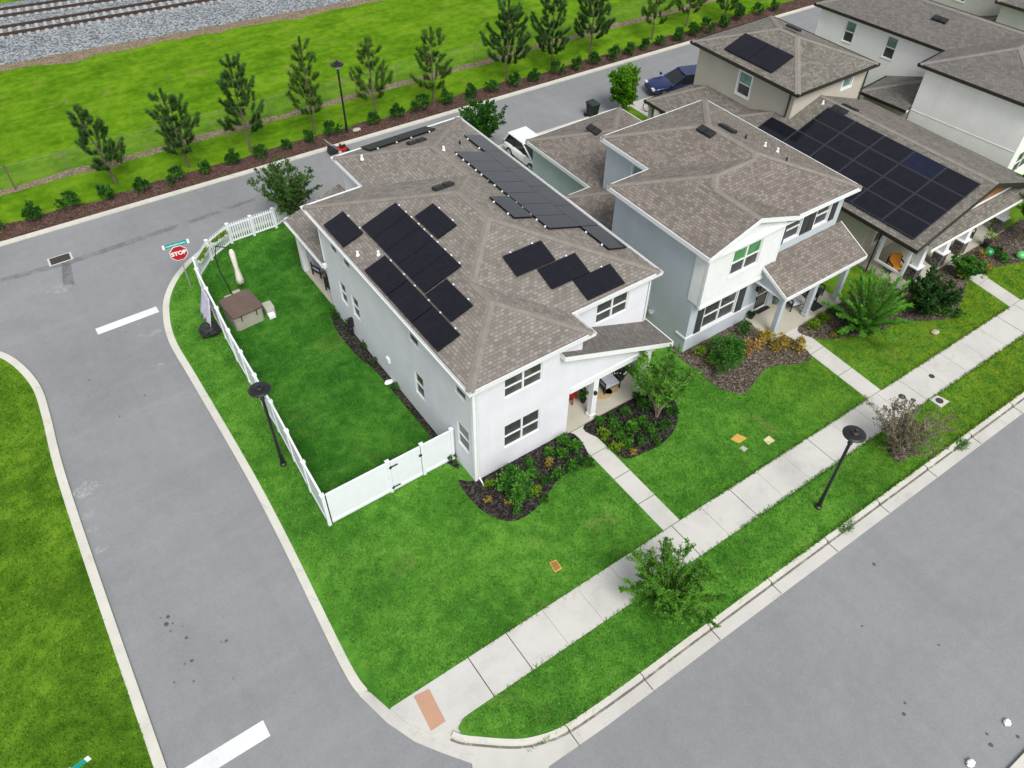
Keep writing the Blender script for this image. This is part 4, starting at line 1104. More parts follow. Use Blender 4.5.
for a, b in (((33.75, 14.2, .12), (33.75, 16.75, .12)),):
    fm.box(33.7, 33.8, 14.25, 14.4, .12, 2.6); fm.box(33.7, 33.8, 15.75, 15.9, .9, 2.6); fm.box(33.7, 33.8, 14.4, 15.75, .9, 1.02); fm.box(33.7, 33.8, 14.4, 15.75, 2.45, 2.6)
obj('porch_frame', fm, M['white'], H3)
# the low rear roof beside the upper floor
zb_ = lambda x: ZL + (x - 32.7) * .12
q0, q1 = (32.7, 28.0, ZL), (32.7, 32.42, ZL)
roof(H3, [[(32.7, 27.2, ZL), (36.41, 27.2, zb_(36.41)), (36.41, 31.1, zb_(36.41)), (32.7, 32.42, ZL)], [(32.7, 32.42, ZL), (36.41, 31.1, zb_(36.41)), (36.41, 32.42, ZL)]], M['shingle_c'], M['cap'], 'rear_roof')
eave_trim(H3, [(36.4, 32.42), (32.7, 32.42), (32.7, 27.2)], ZL, M['bronze'], closed=False, soffit=False)
obj('soffit', MB().poly([(32.7, 27.2, ZL - .16), (32.7, 32.42, ZL - .16), (36.4, 32.42, ZL - .16), (36.4, 27.2, ZL - .16)]), M['wall_tan'], H3)
cmb = MB(); cmb.box(32.85, 33.1, 32.0, 32.25, .02, ZL - .16); obj('column', cmb, M['wall_tan'], H3)
cmb = MB(); cmb.box(32.85, 33.1, 29.0, 29.25, 0, ZL - .16); obj('column', cmb, M['wall_tan'], H3)
downspout(H3, [(36.25, 25.1, ZU - .15), (36.36, 25.15, 5.1), (36.36, 25.15, 3.85)], M['bronze'], .06)
downspout(H3, [(42.6, 24.7, ZU - .15), (42.56, 24.8, 5.1), (42.56, 24.8, 3.3)], M['bronze'], .06)
downspout(H3, [(33.5, 16.05, ZL - .12), (33.69, 16.05, 2.4), (33.69, 16.05, .1)], M['bronze'], .05)
nl3 = (-P3, 0, 1)
def framed(*a):
    p = solar(*a); c, u, v, w_, h_ = Vector(a[1]), Vector(a[2]).normalized(), Vector(a[3]).normalized(), a[4], a[5]; n = u.cross(v); n = -n if n.z < 0 else n
    fb_ = MB(); e = .016
    for s0, s1, t0, t1 in ((.006, w_ - .006, .006, .006 + e * 2), (.006, w_ - .006, h_ - .006 - e * 2, h_ - .006), (.006, .006 + e * 2, .04, h_ - .04), (w_ - .006 - e * 2, w_ - .006, .04, h_ - .04)):
        fb_.obox(c + u * (s0 + s1) / 2 + v * (t0 + t1) / 2 - n * .01, u, v, n, (s1 - s0) / 2, (t1 - t0) / 2, .016)
    obj('panel_frame', fb_, M['panel_frame'], p)
M['panel_frame'] = plain('grey_panel_frame', (.034, .037, .046), .4, .1)
def h3_pt(x, y): return (x, y, zr(x) + .13)
# the big array: three columns up the slope, seven panels along the eave, ragged at its back end
for r in range(4):
    for k in range((7, 6, 5, 5)[r]):
        framed(H3, h3_pt(33.72 + r * 1.1, 14.45 + k * 1.87), (0, 1, 0), (1, 0, P3), 1.86, 1.155, M['solar_blue'] if (r == 3 and k == 1) else M['solar'])
for k in (0, 1): solar(H3, (36.2 + .22, 26.75 + k * 1.85, ZU + .36 * P3 + .13), (0, 1, 0), (1, 0, P3), 1.84, 1.7)
slant(H3, 'v', 38.35, 23.2, zr(38.35) + .02, nl3, 'vent'); slant(H3, 'v', 38.95, 23.0, zr(38.5), (P3, 0, 1), 'vent')
slant(H3, 'p', 38.3, 24.3, zr(38.3), nl3, 'pipe')
slant(H3, 'v', 40.4, 29.0, ZU + (xr - 40.4) * 0 + .95, (P3, 0, 1), 'vent')

# ================================================================== HOUSES FOUR AND FIVE, same plan turned slightly
def big_house(label, bx0, by0, rot, wallm, lowm, shm, capm, teal):
    R = thing('house', label, 'house', (bx0, by0, 0), rot)
    ox, oy = bx0 - 45.7, by0 - 17.0
    S = lambda L: [(p[0] + ox, p[1] + oy, *p[2:]) for p in L]
    Z = 5.5; z = lambda d: Z + d * P3
    x0, x1, x2, y0, y1, y2 = 45.37, 48.2, 54.5, 16.12, 23.18, 32.25
    d = (y1 - y0) / 2; bx = (x1 + x2) / 2; bh = bx - x1
    A, E, Rk, Lk, V1, B = [(x0, y0, Z), (x2, y0, Z), (x2, y2, Z), (x1, y2, Z), (x1, y1, Z), (x0, y1, Z)]
    K0, K3, Nn, Mm = (x0 + d, y0 + d, z(d)), (x2 - d, y0 + d, z(d)), (bx, y2 - bh, z(bh)), (bx, y1 - bh, z(bh))
    roof(R, [S(f) for f in ([A, K0, B], [A, E, K3, K0], [E, Rk, Nn, Mm, K3], [Rk, Lk, Nn], [Lk, V1, Mm, Nn], [V1, B, K0, K3, Mm])], shm, capm)
    eave_trim(R, S([(x0, y0), (x2, y0), (x2, y2), (x1, y2), (x1, y1), (x0, y1)]), Z, M['bronze'], smat=wallm)
    wm = MB(); ZT = Z - .15
    wall(wm, *S([(45.7, 22.85), (45.7, 16.45)]), 0, ZT); wall(wm, *S([(45.7, 16.45), (54.2, 16.45)]), 0, ZT, [(1, 3, .9, 2.3), (5, 7, .9, 2.3), (1, 3, 3.9, 5.1), (5, 7, 3.9, 5.1)])
    wall(wm, *S([(54.2, 16.45), (54.2, 31.9)]), 0, ZT); wall(wm, *S([(54.2, 31.9), (48.5, 31.9)]), 0, ZT, [(.5, 5.2, .05, 2.3)])
    wo = [(31.9 - 29.92, 31.9 - 29.22, 3.8, 5.06), (31.9 - 26.98, 31.9 - 26.27, 3.75, 5.05)]
    wall(wm, *S([(48.5, 31.9), (48.5, 22.85)]), 0, ZT, wo); wall(wm, *S([(48.5, 22.85), (45.7, 22.85)]), 0, ZT)
    obj('wall', wm, wallm, R)
    for o in wo: window(R, *S([(48.5, 31.9), (48.5, 22.85)]), o, 1, .5, teal, M['screen'], trim=.05)
    for o in [(1, 3, .9, 2.3), (5, 7, .9, 2.3), (1, 3, 3.9, 5.1), (5, 7, 3.9, 5.1)]: window(R, *S([(45.7, 16.45), (54.2, 16.45)]), o, 2, .5)
    obj('garage_door', MB().box(49.0 + ox, 53.7 + ox, 31.8 + oy, 31.84 + oy, .05, 2.3), M['white'], R)
    zl_ = 2.82; r = 48.49 - 45.25
    roof(R, [S([(45.25, 22.87, zl_), (48.49, 22.87, zl_ + r * P3), (45.25, 26.1, zl_)]), S([(45.25, 26.1, zl_), (48.49, 22.87, zl_ + r * P3), (48.49, 26.1, zl_)])], shm, capm, 'wing_roof')
    eave_trim(R, S([(48.49, 26.1), (45.25, 26.1), (45.25, 22.87)]), zl_, M['bronze'], closed=False, soffit=False)
    obj('soffit', MB().poly(S([(45.25, 22.87, zl_ - .16), (45.25, 26.1, zl_ - .16), (48.49, 26.1, zl_ - .16), (48.49, 22.87, zl_ - .16)])), wallm, R)
    lw = MB(); wall(lw, *S([(45.6, 25.85), (45.6, 22.86)]), 0, zl_ - .1, [(1.9, 2.8, .1, 2.1)]); wall(lw, *S([(48.48, 25.85), (45.6, 25.85)]), 0, zl_ - .1)
    obj('wing_wall', lw, lowm, R)
    obj('screen_door', MB().box(45.64 + ox, 45.68 + ox, 23.05 + oy, 23.95 + oy, .1, 2.1), M['bronze'], R)
    obj('belt_trim', MB().box(45.68 + ox, 45.705 + ox, 16.5 + oy, 22.85 + oy, 2.75, 2.78), wallm, R)
    slant(R, 'v', 50.2 + ox, 25.0 + oy, z(2.0) + .02, nl3, 'vent')
    return R
H4 = big_house('plain white two storey house with brown eaves and bare roof beyond the tan house', 45.7, 17.0, RAD(5), M['wall_cream'], M['wall_tan'], M['shingle_d'], M['cap_d'], M['glass_teal'])
H5 = big_house('pale sage house cut off by the top right corner beyond the white house', 58.3, 20.0, RAD(7), M['wall_sage'], M['wall_sage'], M['shingle_d'], M['cap_d'], M['glass_teal'])
# ================================================================== VEGETATION
def rdir(rg, zmin=-1):
    while True:
        v = Vector((rg.uniform(-1, 1), rg.uniform(-1, 1), rg.uniform(zmin, 1)))
        if .1 < v.length < 1: return v.normalized()

def tuft(mb, p, axis, rg, L, n, W, t0):
    axis = axis.normalized()
    for _ in range(n):
        d = (axis * 1.1 + rdir(rg) * .8).normalized()
        mb.leaf(p + d * L * .1, d, rdir(rg), L * rg.uniform(.7, 1.15), W, min(1, max(0, t0 + rg.uniform(-.22, .22))))

def pine(label, x, y, h, w, seed, dense=1.0, mat='leaf_pine', lean=(0, 0)):
    """straight leader, whorls of branches that swing outward and then up, each ending in a foxtail of needles"""
    rg = random.Random(seed)
    t = thing('pine_tree', label, 'tree', (x, y, 0), 0, 'young pines along the rear street')
    T = MB(); C = MB(); tip = Vector((x + lean[0], y + lean[1], h)); b0 = Vector((x, y, 0)); at = lambda f: b0.lerp(tip, f)
    T.tube([at(k / 6) + Vector((rg.uniform(-.04, .04), rg.uniform(-.04, .04), 0)) * (0 < k < 6) for k in range(7)], [.075 - .0105 * k for k in range(7)], 6)
    def foxtail(pts, f0, r, tone):
        P = lambda f: pts[min(len(pts) - 2, int(f * (len(pts) - 1)))].lerp(pts[min(len(pts) - 1, int(f * (len(pts) - 1)) + 1)], f * (len(pts) - 1) - min(len(pts) - 2, int(f * (len(pts) - 1))))
        L = sum((pts[k + 1] - pts[k]).length for k in range(len(pts) - 1)); n = int(max(34, L * (1 - f0) * 250 * dense))
        for _ in range(n):
            f = f0 + (1 - f0) * rg.random() ** .8; p = P(f); ax = (P(min(1, f + .08)) - P(max(0, f - .08))).normalized()
            d = (ax * rg.uniform(.7, 1.3) + rdir(rg) * .75 + Vector((0, 0, .2))).normalized()
            C.leaf(p, d, rdir(rg), r * rg.uniform(.65, 1.15), .03, min(1, max(0, tone + .25 * (f - .6) + rg.uniform(-.2, .2))))
    f = .23 + rg.uniform(-.02, .03)
    while f < .93:
        env = 1.25 * w * min(1.0, 1.28 - f) * (.62 + .38 * min(1, (f - .1) / .25))
        nb = 4 if dense < .95 else 5; a0 = rg.uniform(0, 6.28)
        for k in range(nb):
            if rg.random() < .12: continue
            a = a0 + k * 6.283 / nb + rg.uniform(-.4, .4); L = env * rg.uniform(.5, 1.2); p = at(f); pts = [p]
            for s in range(1, 6):
                q = s / 5; pts.append(p + Vector((math.cos(a) * L * q ** .85, math.sin(a) * L * q ** .85, L * (.14 * q + .52 * q * q))))
            T.tube(pts, [.022, .018, .014, .011, .008, .005], 4); tone = rg.uniform(.25, .65)
            foxtail(pts, .35, .30, tone)
            for sgn in (-1, 1):
                if L < .45 or rg.random() < .2: continue
                m = pts[rg.choice((2, 3))]; q1 = m + Vector((math.cos(a) * .5 - math.sin(a) * sgn, math.sin(a) * .5 + math.cos(a) * sgn, .35)) * L * .25; q2 = q1 + Vector((math.cos(a) * .3, math.sin(a) * .3, .8)) * L * .32
                T.tube([m, q1, q2], [.012, .009, .005], 4); foxtail([m, q1, q2], .25, .29, tone)
        f += rg.uniform(.085, .125)
    foxtail([at(.78), at(.88), at(.97), tip + Vector((0, 0, .12))], 0, .24, .55)
    obj('trunk', T, M['bark'], t, normals=False); obj('crown', C, M[mat], t, tint=True)
    return t

pine_specs = [  # x, y, height, crown radius, density, lean
    (4.35, 45.69, 4.7, 1.05, 1.15, (-.5, .1)), (8.42, 45.21, 4.7, 1.25, 1.1, (-.2, .1)), (12.16, 44.84, 5.8, 1.25, 1.05, (0, 0)),
    (16.28, 44.62, 5.9, 1.1, 1.0, (.1, 0)), (20.53, 44.5, 4.9, 1.2, .9, (.0, .1)), (24.58, 43.99, 4.8, 1.15, .95, (.15, 0)),
    (30.52, 43.99, 5.3, 1.45, 1.35, (.3, .2)), (34.26, 43.82, 5.2, 1.5, 1.45, (.1, .1)), (38.04, 44.08, 5.6, 1.5, 1.35, (.1, 0)),
    (43.61, 43.57, 4.5, 1.1, .85, (.1, 0)), (47.46, 43.84, 4.2, 1.15, .85, (.1, 0)), (50.6, 42.9, 4.2, 1.1, .8, (.1, 0))]
pine_lab = ['short dark young pine leaning left, leftmost of the row by the chain link fence', 'broad dark young pine with drooping right branch, second from the left of the row',
            'tall slim young pine with skewed two tier top, third from the left', 'tall narrow pale stemmed pine left of the rear street lamp',
            'airy open pine just right of the rear street lamp', 'airy slender pine standing above the far eave of the corner house',
            'big dark dense pine, left one of the dense trio of the row', 'roundest darkest dense pine, middle one of the dense trio', 'big dark dense pine, right one of the dense trio',
            'thin bare stemmed pine just right of the dense trio', 'thin loose pine between two other thin ones near the top edge', 'small thin pine, rightmost one in view of the row']
for i, s in enumerate(pine_specs):
    pine(pine_lab[i], s[0], s[1], s[2], s[3], 100 + i, s[4], 'leaf_pine' if i in (0, 1, 2, 6, 7, 8) else 'leaf_pine2', s[5])

def bush(root, name, c, r, n, L, W, mat, seed, up=.4, clumps=14, stems=5, stem_name='stem', flat=.9):
    """clumps of leaves carried on short stems; uneven outline with gaps between the clumps"""
    rg = random.Random(seed); C = MB(); S = MB(); c = Vector(c); R = Vector(r)
    for k in range(clumps):
        d = rdir(rg, -.35); f = rg.uniform(.45, 1.0)
        p = c + Vector((d.x * R.x, d.y * R.y, d.z * R.z)) * f
        cr = (R.x + R.z) * .5 * rg.uniform(.22, .42); tone = rg.uniform(.2, .8)
        if k < stems: S.tube([Vector((c.x, c.y, c.z - R.z * .95)), c.lerp(p, .4) - Vector((0, 0, R.z * .2)), p], [.02, .014, .006], 4)
        for _ in range(max(4, n // clumps)):
            o = rdir(rg); q = p + o * cr * rg.uniform(.2, 1)
            ld = (o + Vector((0, 0, up)) + rdir(rg) * .5).normalized()
            C.leaf(q, ld, rdir(rg), L * rg.uniform(.6, 1.2), W * rg.uniform(.7, 1.2), min(1, max(0, tone + rg.uniform(-.25, .25))))
    obj('foliage', C, M[mat] if isinstance(mat, str) else mat, root, tint=True)
    if S.f: obj(stem_name, S, M['bark'], root, normals=False)

# the clipped hedge shrubs along the far kerb
hedge = []
for k in range(3):
    t = thing('hedge_shrub', 'x', 'shrub', (0, 0, 0), 0, 'low hedge shrubs along the far kerb')
    bush(t, 'f', (0, 0, .45), (.38 + .04 * k, .4, .46), 700, .15, .08, 'leaf_hedge', 60 + k, .6, 16, 4)
    hedge.append(t)
hp = [(-2.18, 44.76), (-0.34, 44.52), (1.60, 44.54), (3.49, 44.40), (5.39, 44.10), (7.32, 43.93), (9.05, 43.94), (10.73, 44.01), (12.36, 43.73), (14.08, 43.84), (15.58, 43.84), (17.13, 43.84), (19.91, 43.59), (21.61, 43.49), (23.35, 43.42), (25.26, 43.42), (27.02, 43.14), (28.67, 43.07), (30.52, 43.00), (31.99, 42.79), (33.99, 42.79), (35.68, 42.62), (37.21, 42.56), (38.93, 42.40), (40.41, 42.42), (41.92, 42.45), (43.33, 42.35), (45.11, 42.23), (46.63, 42.21), (47.93, 42.11), (49.72, 42.06), (51.84, 42.50), (53.86, 42.36), (55.56, 42.21)]
rg0 = random.Random(11)
for i, (x, y) in enumerate(hp):
    s = rg0.uniform(.85, 1.2)
    lab = 'low hedge shrub by the far kerb, %s from the left edge' % ORD[i + 1]
    if i < 3:
        o = hedge[i]; o.location = (x, y, .02); o['label'] = lab; o.scale = (s, s, s)
    else:
        o = dup(hedge[i % 3], (x, y, .02), rg0.uniform(0, 6.28), lab, None, s * rg0.uniform(.9, 1.1))

def branch_tree(name, label, cat, x, y, h, spread, seed, stems, leaf, L, W, n_leaf, bark='stem', trunk_h=0.0, tw=.5, group=None, sparse=0.0, up=.3, part='crown', first=.25, z0=0, bare=.0):
    """several rising stems that fork into twigs carrying leaves"""
    rg = random.Random(seed); t = thing(name, label, cat, (x, y, z0), 0, group)
    S = MB(); C = MB(); base = Vector((x, y, z0))
    if trunk_h: S.tube([base, base + Vector((.02, .01, trunk_h))], [.06, .045], 6)
    root = base + Vector((0, 0, trunk_h))
    tips = []
    for k in range(stems):
        a = k * 6.283 / stems + rg.uniform(-.4, .4); lean = rg.uniform(.25, 1.0) * spread
        if k == 0: lean *= .2
        H = (h - trunk_h) * rg.uniform(.78, 1.0) * (1 - .22 * (lean / max(spread, .01)) ** 2)
        pts = []
        for s in range(7):
            q = s / 6
            pts.append(root + Vector((math.cos(a) * lean * q ** 1.35 + rg.uniform(-.04, .04), math.sin(a) * lean * q ** 1.35 + rg.uniform(-.04, .04), H * q)))
        S.tube(pts, [.028 * (1 - .8 * s / 6) + .004 for s in range(7)], 4)
        tone = rg.uniform(.3, .7)
        for m in range(max(4, int(9 * tw * 2))):
            q = rg.uniform(first, 1.0); i = min(5, int(q * 6)); p = pts[i].lerp(pts[i + 1], q * 6 - i)
            d = Vector((math.cos(a + rg.uniform(-1.9, 1.9)), math.sin(a + rg.uniform(-1.9, 1.9)), rg.uniform(.2, 1.1))).normalized()
            LL = spread * tw * rg.uniform(.4, 1.0) * (1.25 - .6 * q)
            e = p + d * LL; mid = p.lerp(e, .5) + Vector((0, 0, .06 * LL))
            S.tube([p, mid, e], [.01, .007, .004], 3)
            for _ in range(n_leaf):
                f = rg.uniform(.15, 1.05)
                if rg.random() < bare: continue
                c = p.lerp(mid, f * 2) if f < .5 else mid.lerp(e, f * 2 - 1)
                ld = (d * .7 + rdir(rg) + Vector((0, 0, up))).normalized()
                C.leaf(c + rdir(rg) * .05, ld, rdir(rg), L * rg.uniform(.6, 1.2), W * rg.uniform(.7, 1.2), min(1, max(0, tone + rg.uniform(-.3, .3))))
        for _ in range(int(n_leaf * 1.5)):
            if rg.random() < bare: continue
            q = rg.uniform(.55, 1.0); i = min(5, int(q * 6)); p = pts[i].lerp(pts[i + 1], q * 6 - i)
            C.leaf(p + rdir(rg) * .06, (rdir(rg) + Vector((0, 0, .5))).normalized(), rdir(rg), L * rg.uniform(.6, 1.1), W, min(1, max(0, tone + rg.uniform(-.2, .4))))
    obj('trunk', S, M[bark], t, normals=False); obj(part, C, M[leaf], t, tint=True)
    return t

branch_tree('crape_myrtle', 'bushy green crape myrtle with dark reaching twigs on the verge beside the sidewalk', 'tree', 12.25, 7.75, 2.6, 1.75, 21, 54, 'leaf_fresh', .12, .05, 60, 'stem', 0, .42, first=.08)
branch_tree('crape_myrtle', 'pale stemmed crape myrtle in black mulch in front of the corner house porch', 'tree', 18.1, 14.7, 3.7, 1.35, 22, 20, 'leaf_fresh', .12, .065, 34, 'stem', 0, .55, first=.42)
branch_tree('dry_shrub', 'almost leafless grey brown shrub on the verge beside the sidewalk lamp', 'shrub', 24.9, 7.75, 2.5, 1.75, 23, 36, 'leaf_dry', .085, .05, 26, 'stem', 0, .42, first=.2, bare=.2)
branch_tree('maple_tree', 'small bright green tree behind the grey house beside the rear street', 'tree', 34.33, 36.09, 2.9, 1.25, 24, 26, 'leaf_bright', .17, .11, 40, 'bark', .35, .6, first=.05)
branch_tree('garden_tree', 'loose olive green tree at the back corner of the yard behind the picket fence', 'tree', 11.3, 36.6, 3.6, 1.9, 25, 28, 'leaf_rear', .14, .075, 38, 'bark', .3, .45, first=.12)
branch_tree('garden_tree', 'bushy green tree behind the rear right corner of the corner house', 'tree', *(24.14, 37.38), 3.1, 1.5, 26, 24, 'leaf_myrtle', .15, .08, 40, 'bark', .2, .5, first=.1)

# feathery palm like plant between the grey and the tan house
def feather(label, x, y, n, L, seed, mat='leaf_palm'):
    rg = random.Random(seed); t = thing('feathery_palm', label, 'palm', (x, y, 0)); C = MB(); S = MB()
    b = Vector((x, y, 0))
    for k in range(n):
        a = k * 2.39996 + rg.uniform(-.2, .2); q = (k + .5) / n
        rise = 1.3 - .62 * q; LL = L * rg.uniform(.8, 1.1); pts = []
        for s in range(9):
            f = s / 8
            pts.append(b + Vector((math.cos(a) * LL * f * (.16 + .52 * q), math.sin(a) * LL * f * (.16 + .52 * q), LL * (rise * f - (.12 + .25 * q) * f * f) + .12)))
        S.tube(pts, [.022 - .002 * s for s in range(9)], 4)
        tone = rg.uniform(.25, .75)
        for s in range(1, 61):
            f = .1 + .9 * s / 61; i = min(7, int(f * 8)); p = pts[i].lerp(pts[i + 1], f * 8 - i)
            ax = (pts[i + 1] - pts[i]).normalized(); sd = ax.cross(Vector((0, 0, 1))).normalized()
            for sg in (-1, 1):
                d = (sd * sg * .8 + ax * .75 + Vector((0, 0, .25)) + rdir(rg) * .5).normalized()
                C.leaf(p, d, Vector((0, 0, 1)), .36 * (1.05 - .5 * f) * rg.uniform(.7, 1.15), .07, min(1, max(0, tone + rg.uniform(-.25, .25))))
    obj('trunk', S, M['stem'], t, normals=False); obj('crown', C, M[mat], t, tint=True)
feather('large feathery bright green palm in the mulch between grey and tan houses', 29.7, 13.2, 52, 3.1, 31)

def shrub(label, x, y, r, hgt, n, L, W, mat, seed, name='shrub', clumps=16, up=.4, group=None):
    t = thing(name, label, 'shrub', (x, y, .02), 0, group)
    bush(t, 'f', (x, y, hgt * .5 + .02), (r, r, hgt * .5), n, L, W, mat, seed, up, clumps)
    return t
shrub('big glossy green shrub with white flowers at the corner of the corner house', 10.75, 14.8, .72, 1.35, 1700, .15, .08, 'leaf_garden', 41, clumps=30)
shrub('big dark green shrub in brown mulch below the grey house window', *(22.57, 15.17), .78, 1.8, 2800, .13, .07, 'leaf_garden', 42, clumps=40)
branch_tree('dark_shrub', 'large dark green shrub in mulch left of the tan house path', 'shrub', 33.25, 12.3, 2.25, 1.35, 43, 26, 'leaf_dark', .15, .085, 40, 'bark', .1, .5, first=.1)
branch_tree('leafy_shrub', 'yellow green leafy shrub in front of the stone piers of the tan house', 'shrub', *(37.48, 12.92), 1.15, .8, 44, 18, 'leaf_garden', .13, .07, 36, 'bark', .05, .5, first=.1)
branch_tree('garden_tree', 'bright leafy tree cut by the right edge before the tan house porch', 'tree', 43.1, 13.0, 3.6, 1.9, 45, 24, 'leaf_bed', .17, .09, 40, 'bark', .6, .5, first=.25)
shrub('peach coloured croton next to the big dark shrub of the grey house', *(24.40, 15.15), .38, .75, 320, .16, .07, 'leaf_peach', 46)
shrub('dull gold shrub in the mulch right of the peach croton', *(25.38, 15.38), .42, .7, 320, .16, .06, 'leaf_gold', 47)
shrub('olive gold shrub in the mulch before the grey house porch corner', *(25.64, 14.63), .45, .75, 340, .17, .06, 'leaf_gold', 48)
shrub('gold shrub next to the grey house path, nearest to the path', *(26.18, 14.02), .36, .8, 320, .17, .055, 'leaf_gold', 49)
shrub('upright lime green shrub at the left end of the grey house bed', *(22.15, 16.37), .24, .75, 220, .13, .06, 'leaf_lime', 50)
shrub('slim green shrub behind the lime one along the grey house wall', *(22.80, 16.32), .28, .95, 240, .13, .06, 'leaf_bed', 51)
shrub('green shrub below the right shutter of the grey house window', *(25.05, 16.27), .34, .7, 260, .15, .07, 'leaf_hedge', 52)
shrub('low lime shrub leaning on the left flank of the big dark shrub', *(22.31, 15.70), .22, .45, 160, .13, .06, 'leaf_lime', 53)

# small bedding plants
plants = []
for k, (mt, L, W, n, r, h_) in enumerate((('leaf_bed', .17, .085, 200, .26, .34), ('leaf_lime', .16, .08, 180, .24, .3), ('leaf_garden', .15, .07, 210, .27, .36), ('leaf_hedge', .13, .06, 200, .26, .32), ('leaf_gold', .13, .05, 110, .22, .3))):
    t = thing('bedding_plant', 'x', 'plant', (0, 0, 0))
    bush(t, 'f', (0, 0, h_ * .55), (r, r, h_ * .5), n, L, W, mt, 70 + k, .7, 9, 0)
    plants.append([t, False])
cnt = {}
def plant(kind, pt, bedname, s=1.0):
    tpl = plants[kind]; col = ('leafy green', 'lime green', 'mid green', 'dark green', 'yellowed')[kind]
    key = (kind, bedname); cnt[key] = cnt.get(key, 0) + 1
    lab = 'low %s plant %s, %s from the left' % (col, bedname, ORD[cnt[key]])
    if not tpl[1]:
        tpl[1] = True; o = tpl[0]; o.location = (*pt, .03); o['label'] = lab; o['group'] = 'small plants in the mulch beds'; o.scale = (s, s, s)
    else: o = dup(tpl[0], (*pt, .03), rg0.uniform(0, 6.28), lab, 'small plants in the mulch beds', s)
B1, B2, B3, B4, B5 = 'under the corner house window', 'before the corner house porch', 'right of the grey house path', 'left of the tan house path', 'along the yard side wall'
for kd, pt, s in ((1, (10.20, 15.70), .8), (4, (9.69, 15.07), .8), (2, (10.38, 14.03), .7), (2, (12.12, 15.59), .9), (0, (11.83, 15.12), 1.0), (1, (11.50, 14.40), .85), (0, (13.06, 15.64), .95), (3, (12.09, 14.53), .9), (4, (12.75, 15.22), .9), (0, (13.43, 15.32), .95), (2, (12.65, 14.62), 1.1), (0, (13.92, 15.75), 1.0), (0, (14.03, 15.29), 1.15), (2, (13.33, 14.58), 1.05), (3, (13.75, 14.48), 1.1), (3, (14.05, 14.21), 1.0), (3, (11.54, 13.86), .8), (4, (10.28, 14.56), .7)):
    plant(kd, pt, B1, s)
for kd, pt, s in ((0, (15.84, 15.76), .85), (1, (15.52, 15.11), 1.05), (3, (16.40, 15.58), .9), (2, (16.12, 15.17), 1.0), (0, (15.97, 14.61), .95), (0, (16.64, 14.68), 1.3), (1, (15.49, 14.29), 1.0), (2, (16.00, 14.13), .9), (3, (16.52, 13.97), 1.0), (2, (17.24, 14.80), 1.1), (2, (17.29, 14.10), 1.1), (3, (17.86, 13.98), 1.2), (3, (18.64, 14.39), 1.2), (2, (17.12, 15.57), .9), (3, (17.97, 15.83), 1.1), (2, (18.03, 15.37), 1.2), (3, (19.10, 15.34), 1.2), (2, (19.06, 16.40), 1.2), (3, (19.57, 16.65), 1.3), (4, (15.89, 13.69), .8), (3, (16.99, 13.58), .9)):
    plant(kd, pt, B2, s)
for kd, pt, s in ((1, (28.10, 14.71), 1.2), (1, (28.90, 14.77), 1.1), (0, (29.71, 14.84), 1.1), (3, (29.60, 14.21), 1.0), (2, (29.69, 13.80), 1.2), (2, (28.78, 13.66), 1.0), (3, (30.48, 13.96), 1.2), (3, (29.88, 12.90), 1.0), (4, (28.30, 13.73), .8)):
    plant(kd, pt, B3, s)
for kd, pt, s in ((4, (33.58, 13.02), 1.2), (1, (34.16, 13.09), 1.1), (1, (34.16, 12.35), 1.1), (4, (33.51, 12.35), 1.1), (2, (34.11, 11.76), 1.2), (3, (34.41, 11.29), 1.1), (0, (33.07, 13.00), 1.0), (4, (33.81, 11.88), 1.0)):
    plant(kd, pt, B4, s)
for kd, pt, s in ((3, (9.63, 28.13), .8), (2, (9.75, 28.58), .8), (3, (9.92, 27.33), .9), (3, (9.85, 25.47), .9), (0, (9.90, 24.40), .7), (2, (9.82, 22.41), .7), (3, (9.66, 17.65), .9)):
    plant(kd, pt, B5, s)
for kd, pt, s in ((4, (37.23, 12.91), 1.2), (3, (38.34, 12.95), 1.2), (4, (39.05, 12.66), 1.1), (3, (40.66, 13.11), 1.2), (2, (40.46, 12.52), 1.2), (4, (39.76, 13.41), 1.2)):
    plant(kd, pt, 'right of the tan house path', s)

# loose blades: soften the turf and its edges
walks_holes = [[(14.4, 10), (15.3, 10), (15.3, 16.1), (14.4, 16.1)], [(26.4, 10), (27.4, 10), (27.6, 15.3), (26.6, 15.3)], [(37.35, 10), (38.35, 10), (38.8, 14.2), (37.8, 14.2)], [(9.8, 16.1), (19.4, 16.1), (19.4, 33), (9.8, 33)], [(21.7, 15.1), (31, 15.1), (31, 33), (21.7, 33)], [(33.7, 14), (60, 14), (60, 40), (33.7, 40)],
    [(9.3, 16.6), (9.3, 14.9), (9.86, 13.95), (11, 13.8), (12.7, 14.45), (14.4, 14.7), (14.4, 16.2)], [(15.3, 16.1), (15.4, 13.9), (16.4, 13.5), (17.5, 13.5), (19.2, 14.7), (19.7, 16.7)], [(21.5, 17), (21.5, 14.4), (22.2, 13.55), (24.3, 14.05), (26.5, 13.5), (26.6, 15.2)], [(27.6, 15.2), (27.5, 14.3), (29.6, 13.1), (32, 12.6), (34.2, 11.4), (37.7, 13), (37.8, 14.1)], [(38.8, 14), (38.7, 13), (41.5, 11.9), (46, 14)]]
front_area = [(2.83, 10.27), (2.7, 12.5), (2.75, 18), (2.83, 24), (2.85, 31), (3.3, 33.2), (4.0, 34.6), (5.1, 35.8), (5.25, 34.6), (4.9, 31), (4.55, 24), (4.2, 17.6), (9.85, 17.7), (9.85, 16), (46, 16), (46, 10.27)]
blades('grass', front_area, walks_holes, 330, .055, M['blade'], 0, 1)
blades('grass', [(4.6, 8.64), (4.25, 8.45), (4.65, 7.95), (5.4, 7.34), (6.0, 7.0), (7.0, 6.72), (8.2, 6.65), (46, 6.65), (46, 8.66)], [], 330, .055, M['blade'], 0, 2)
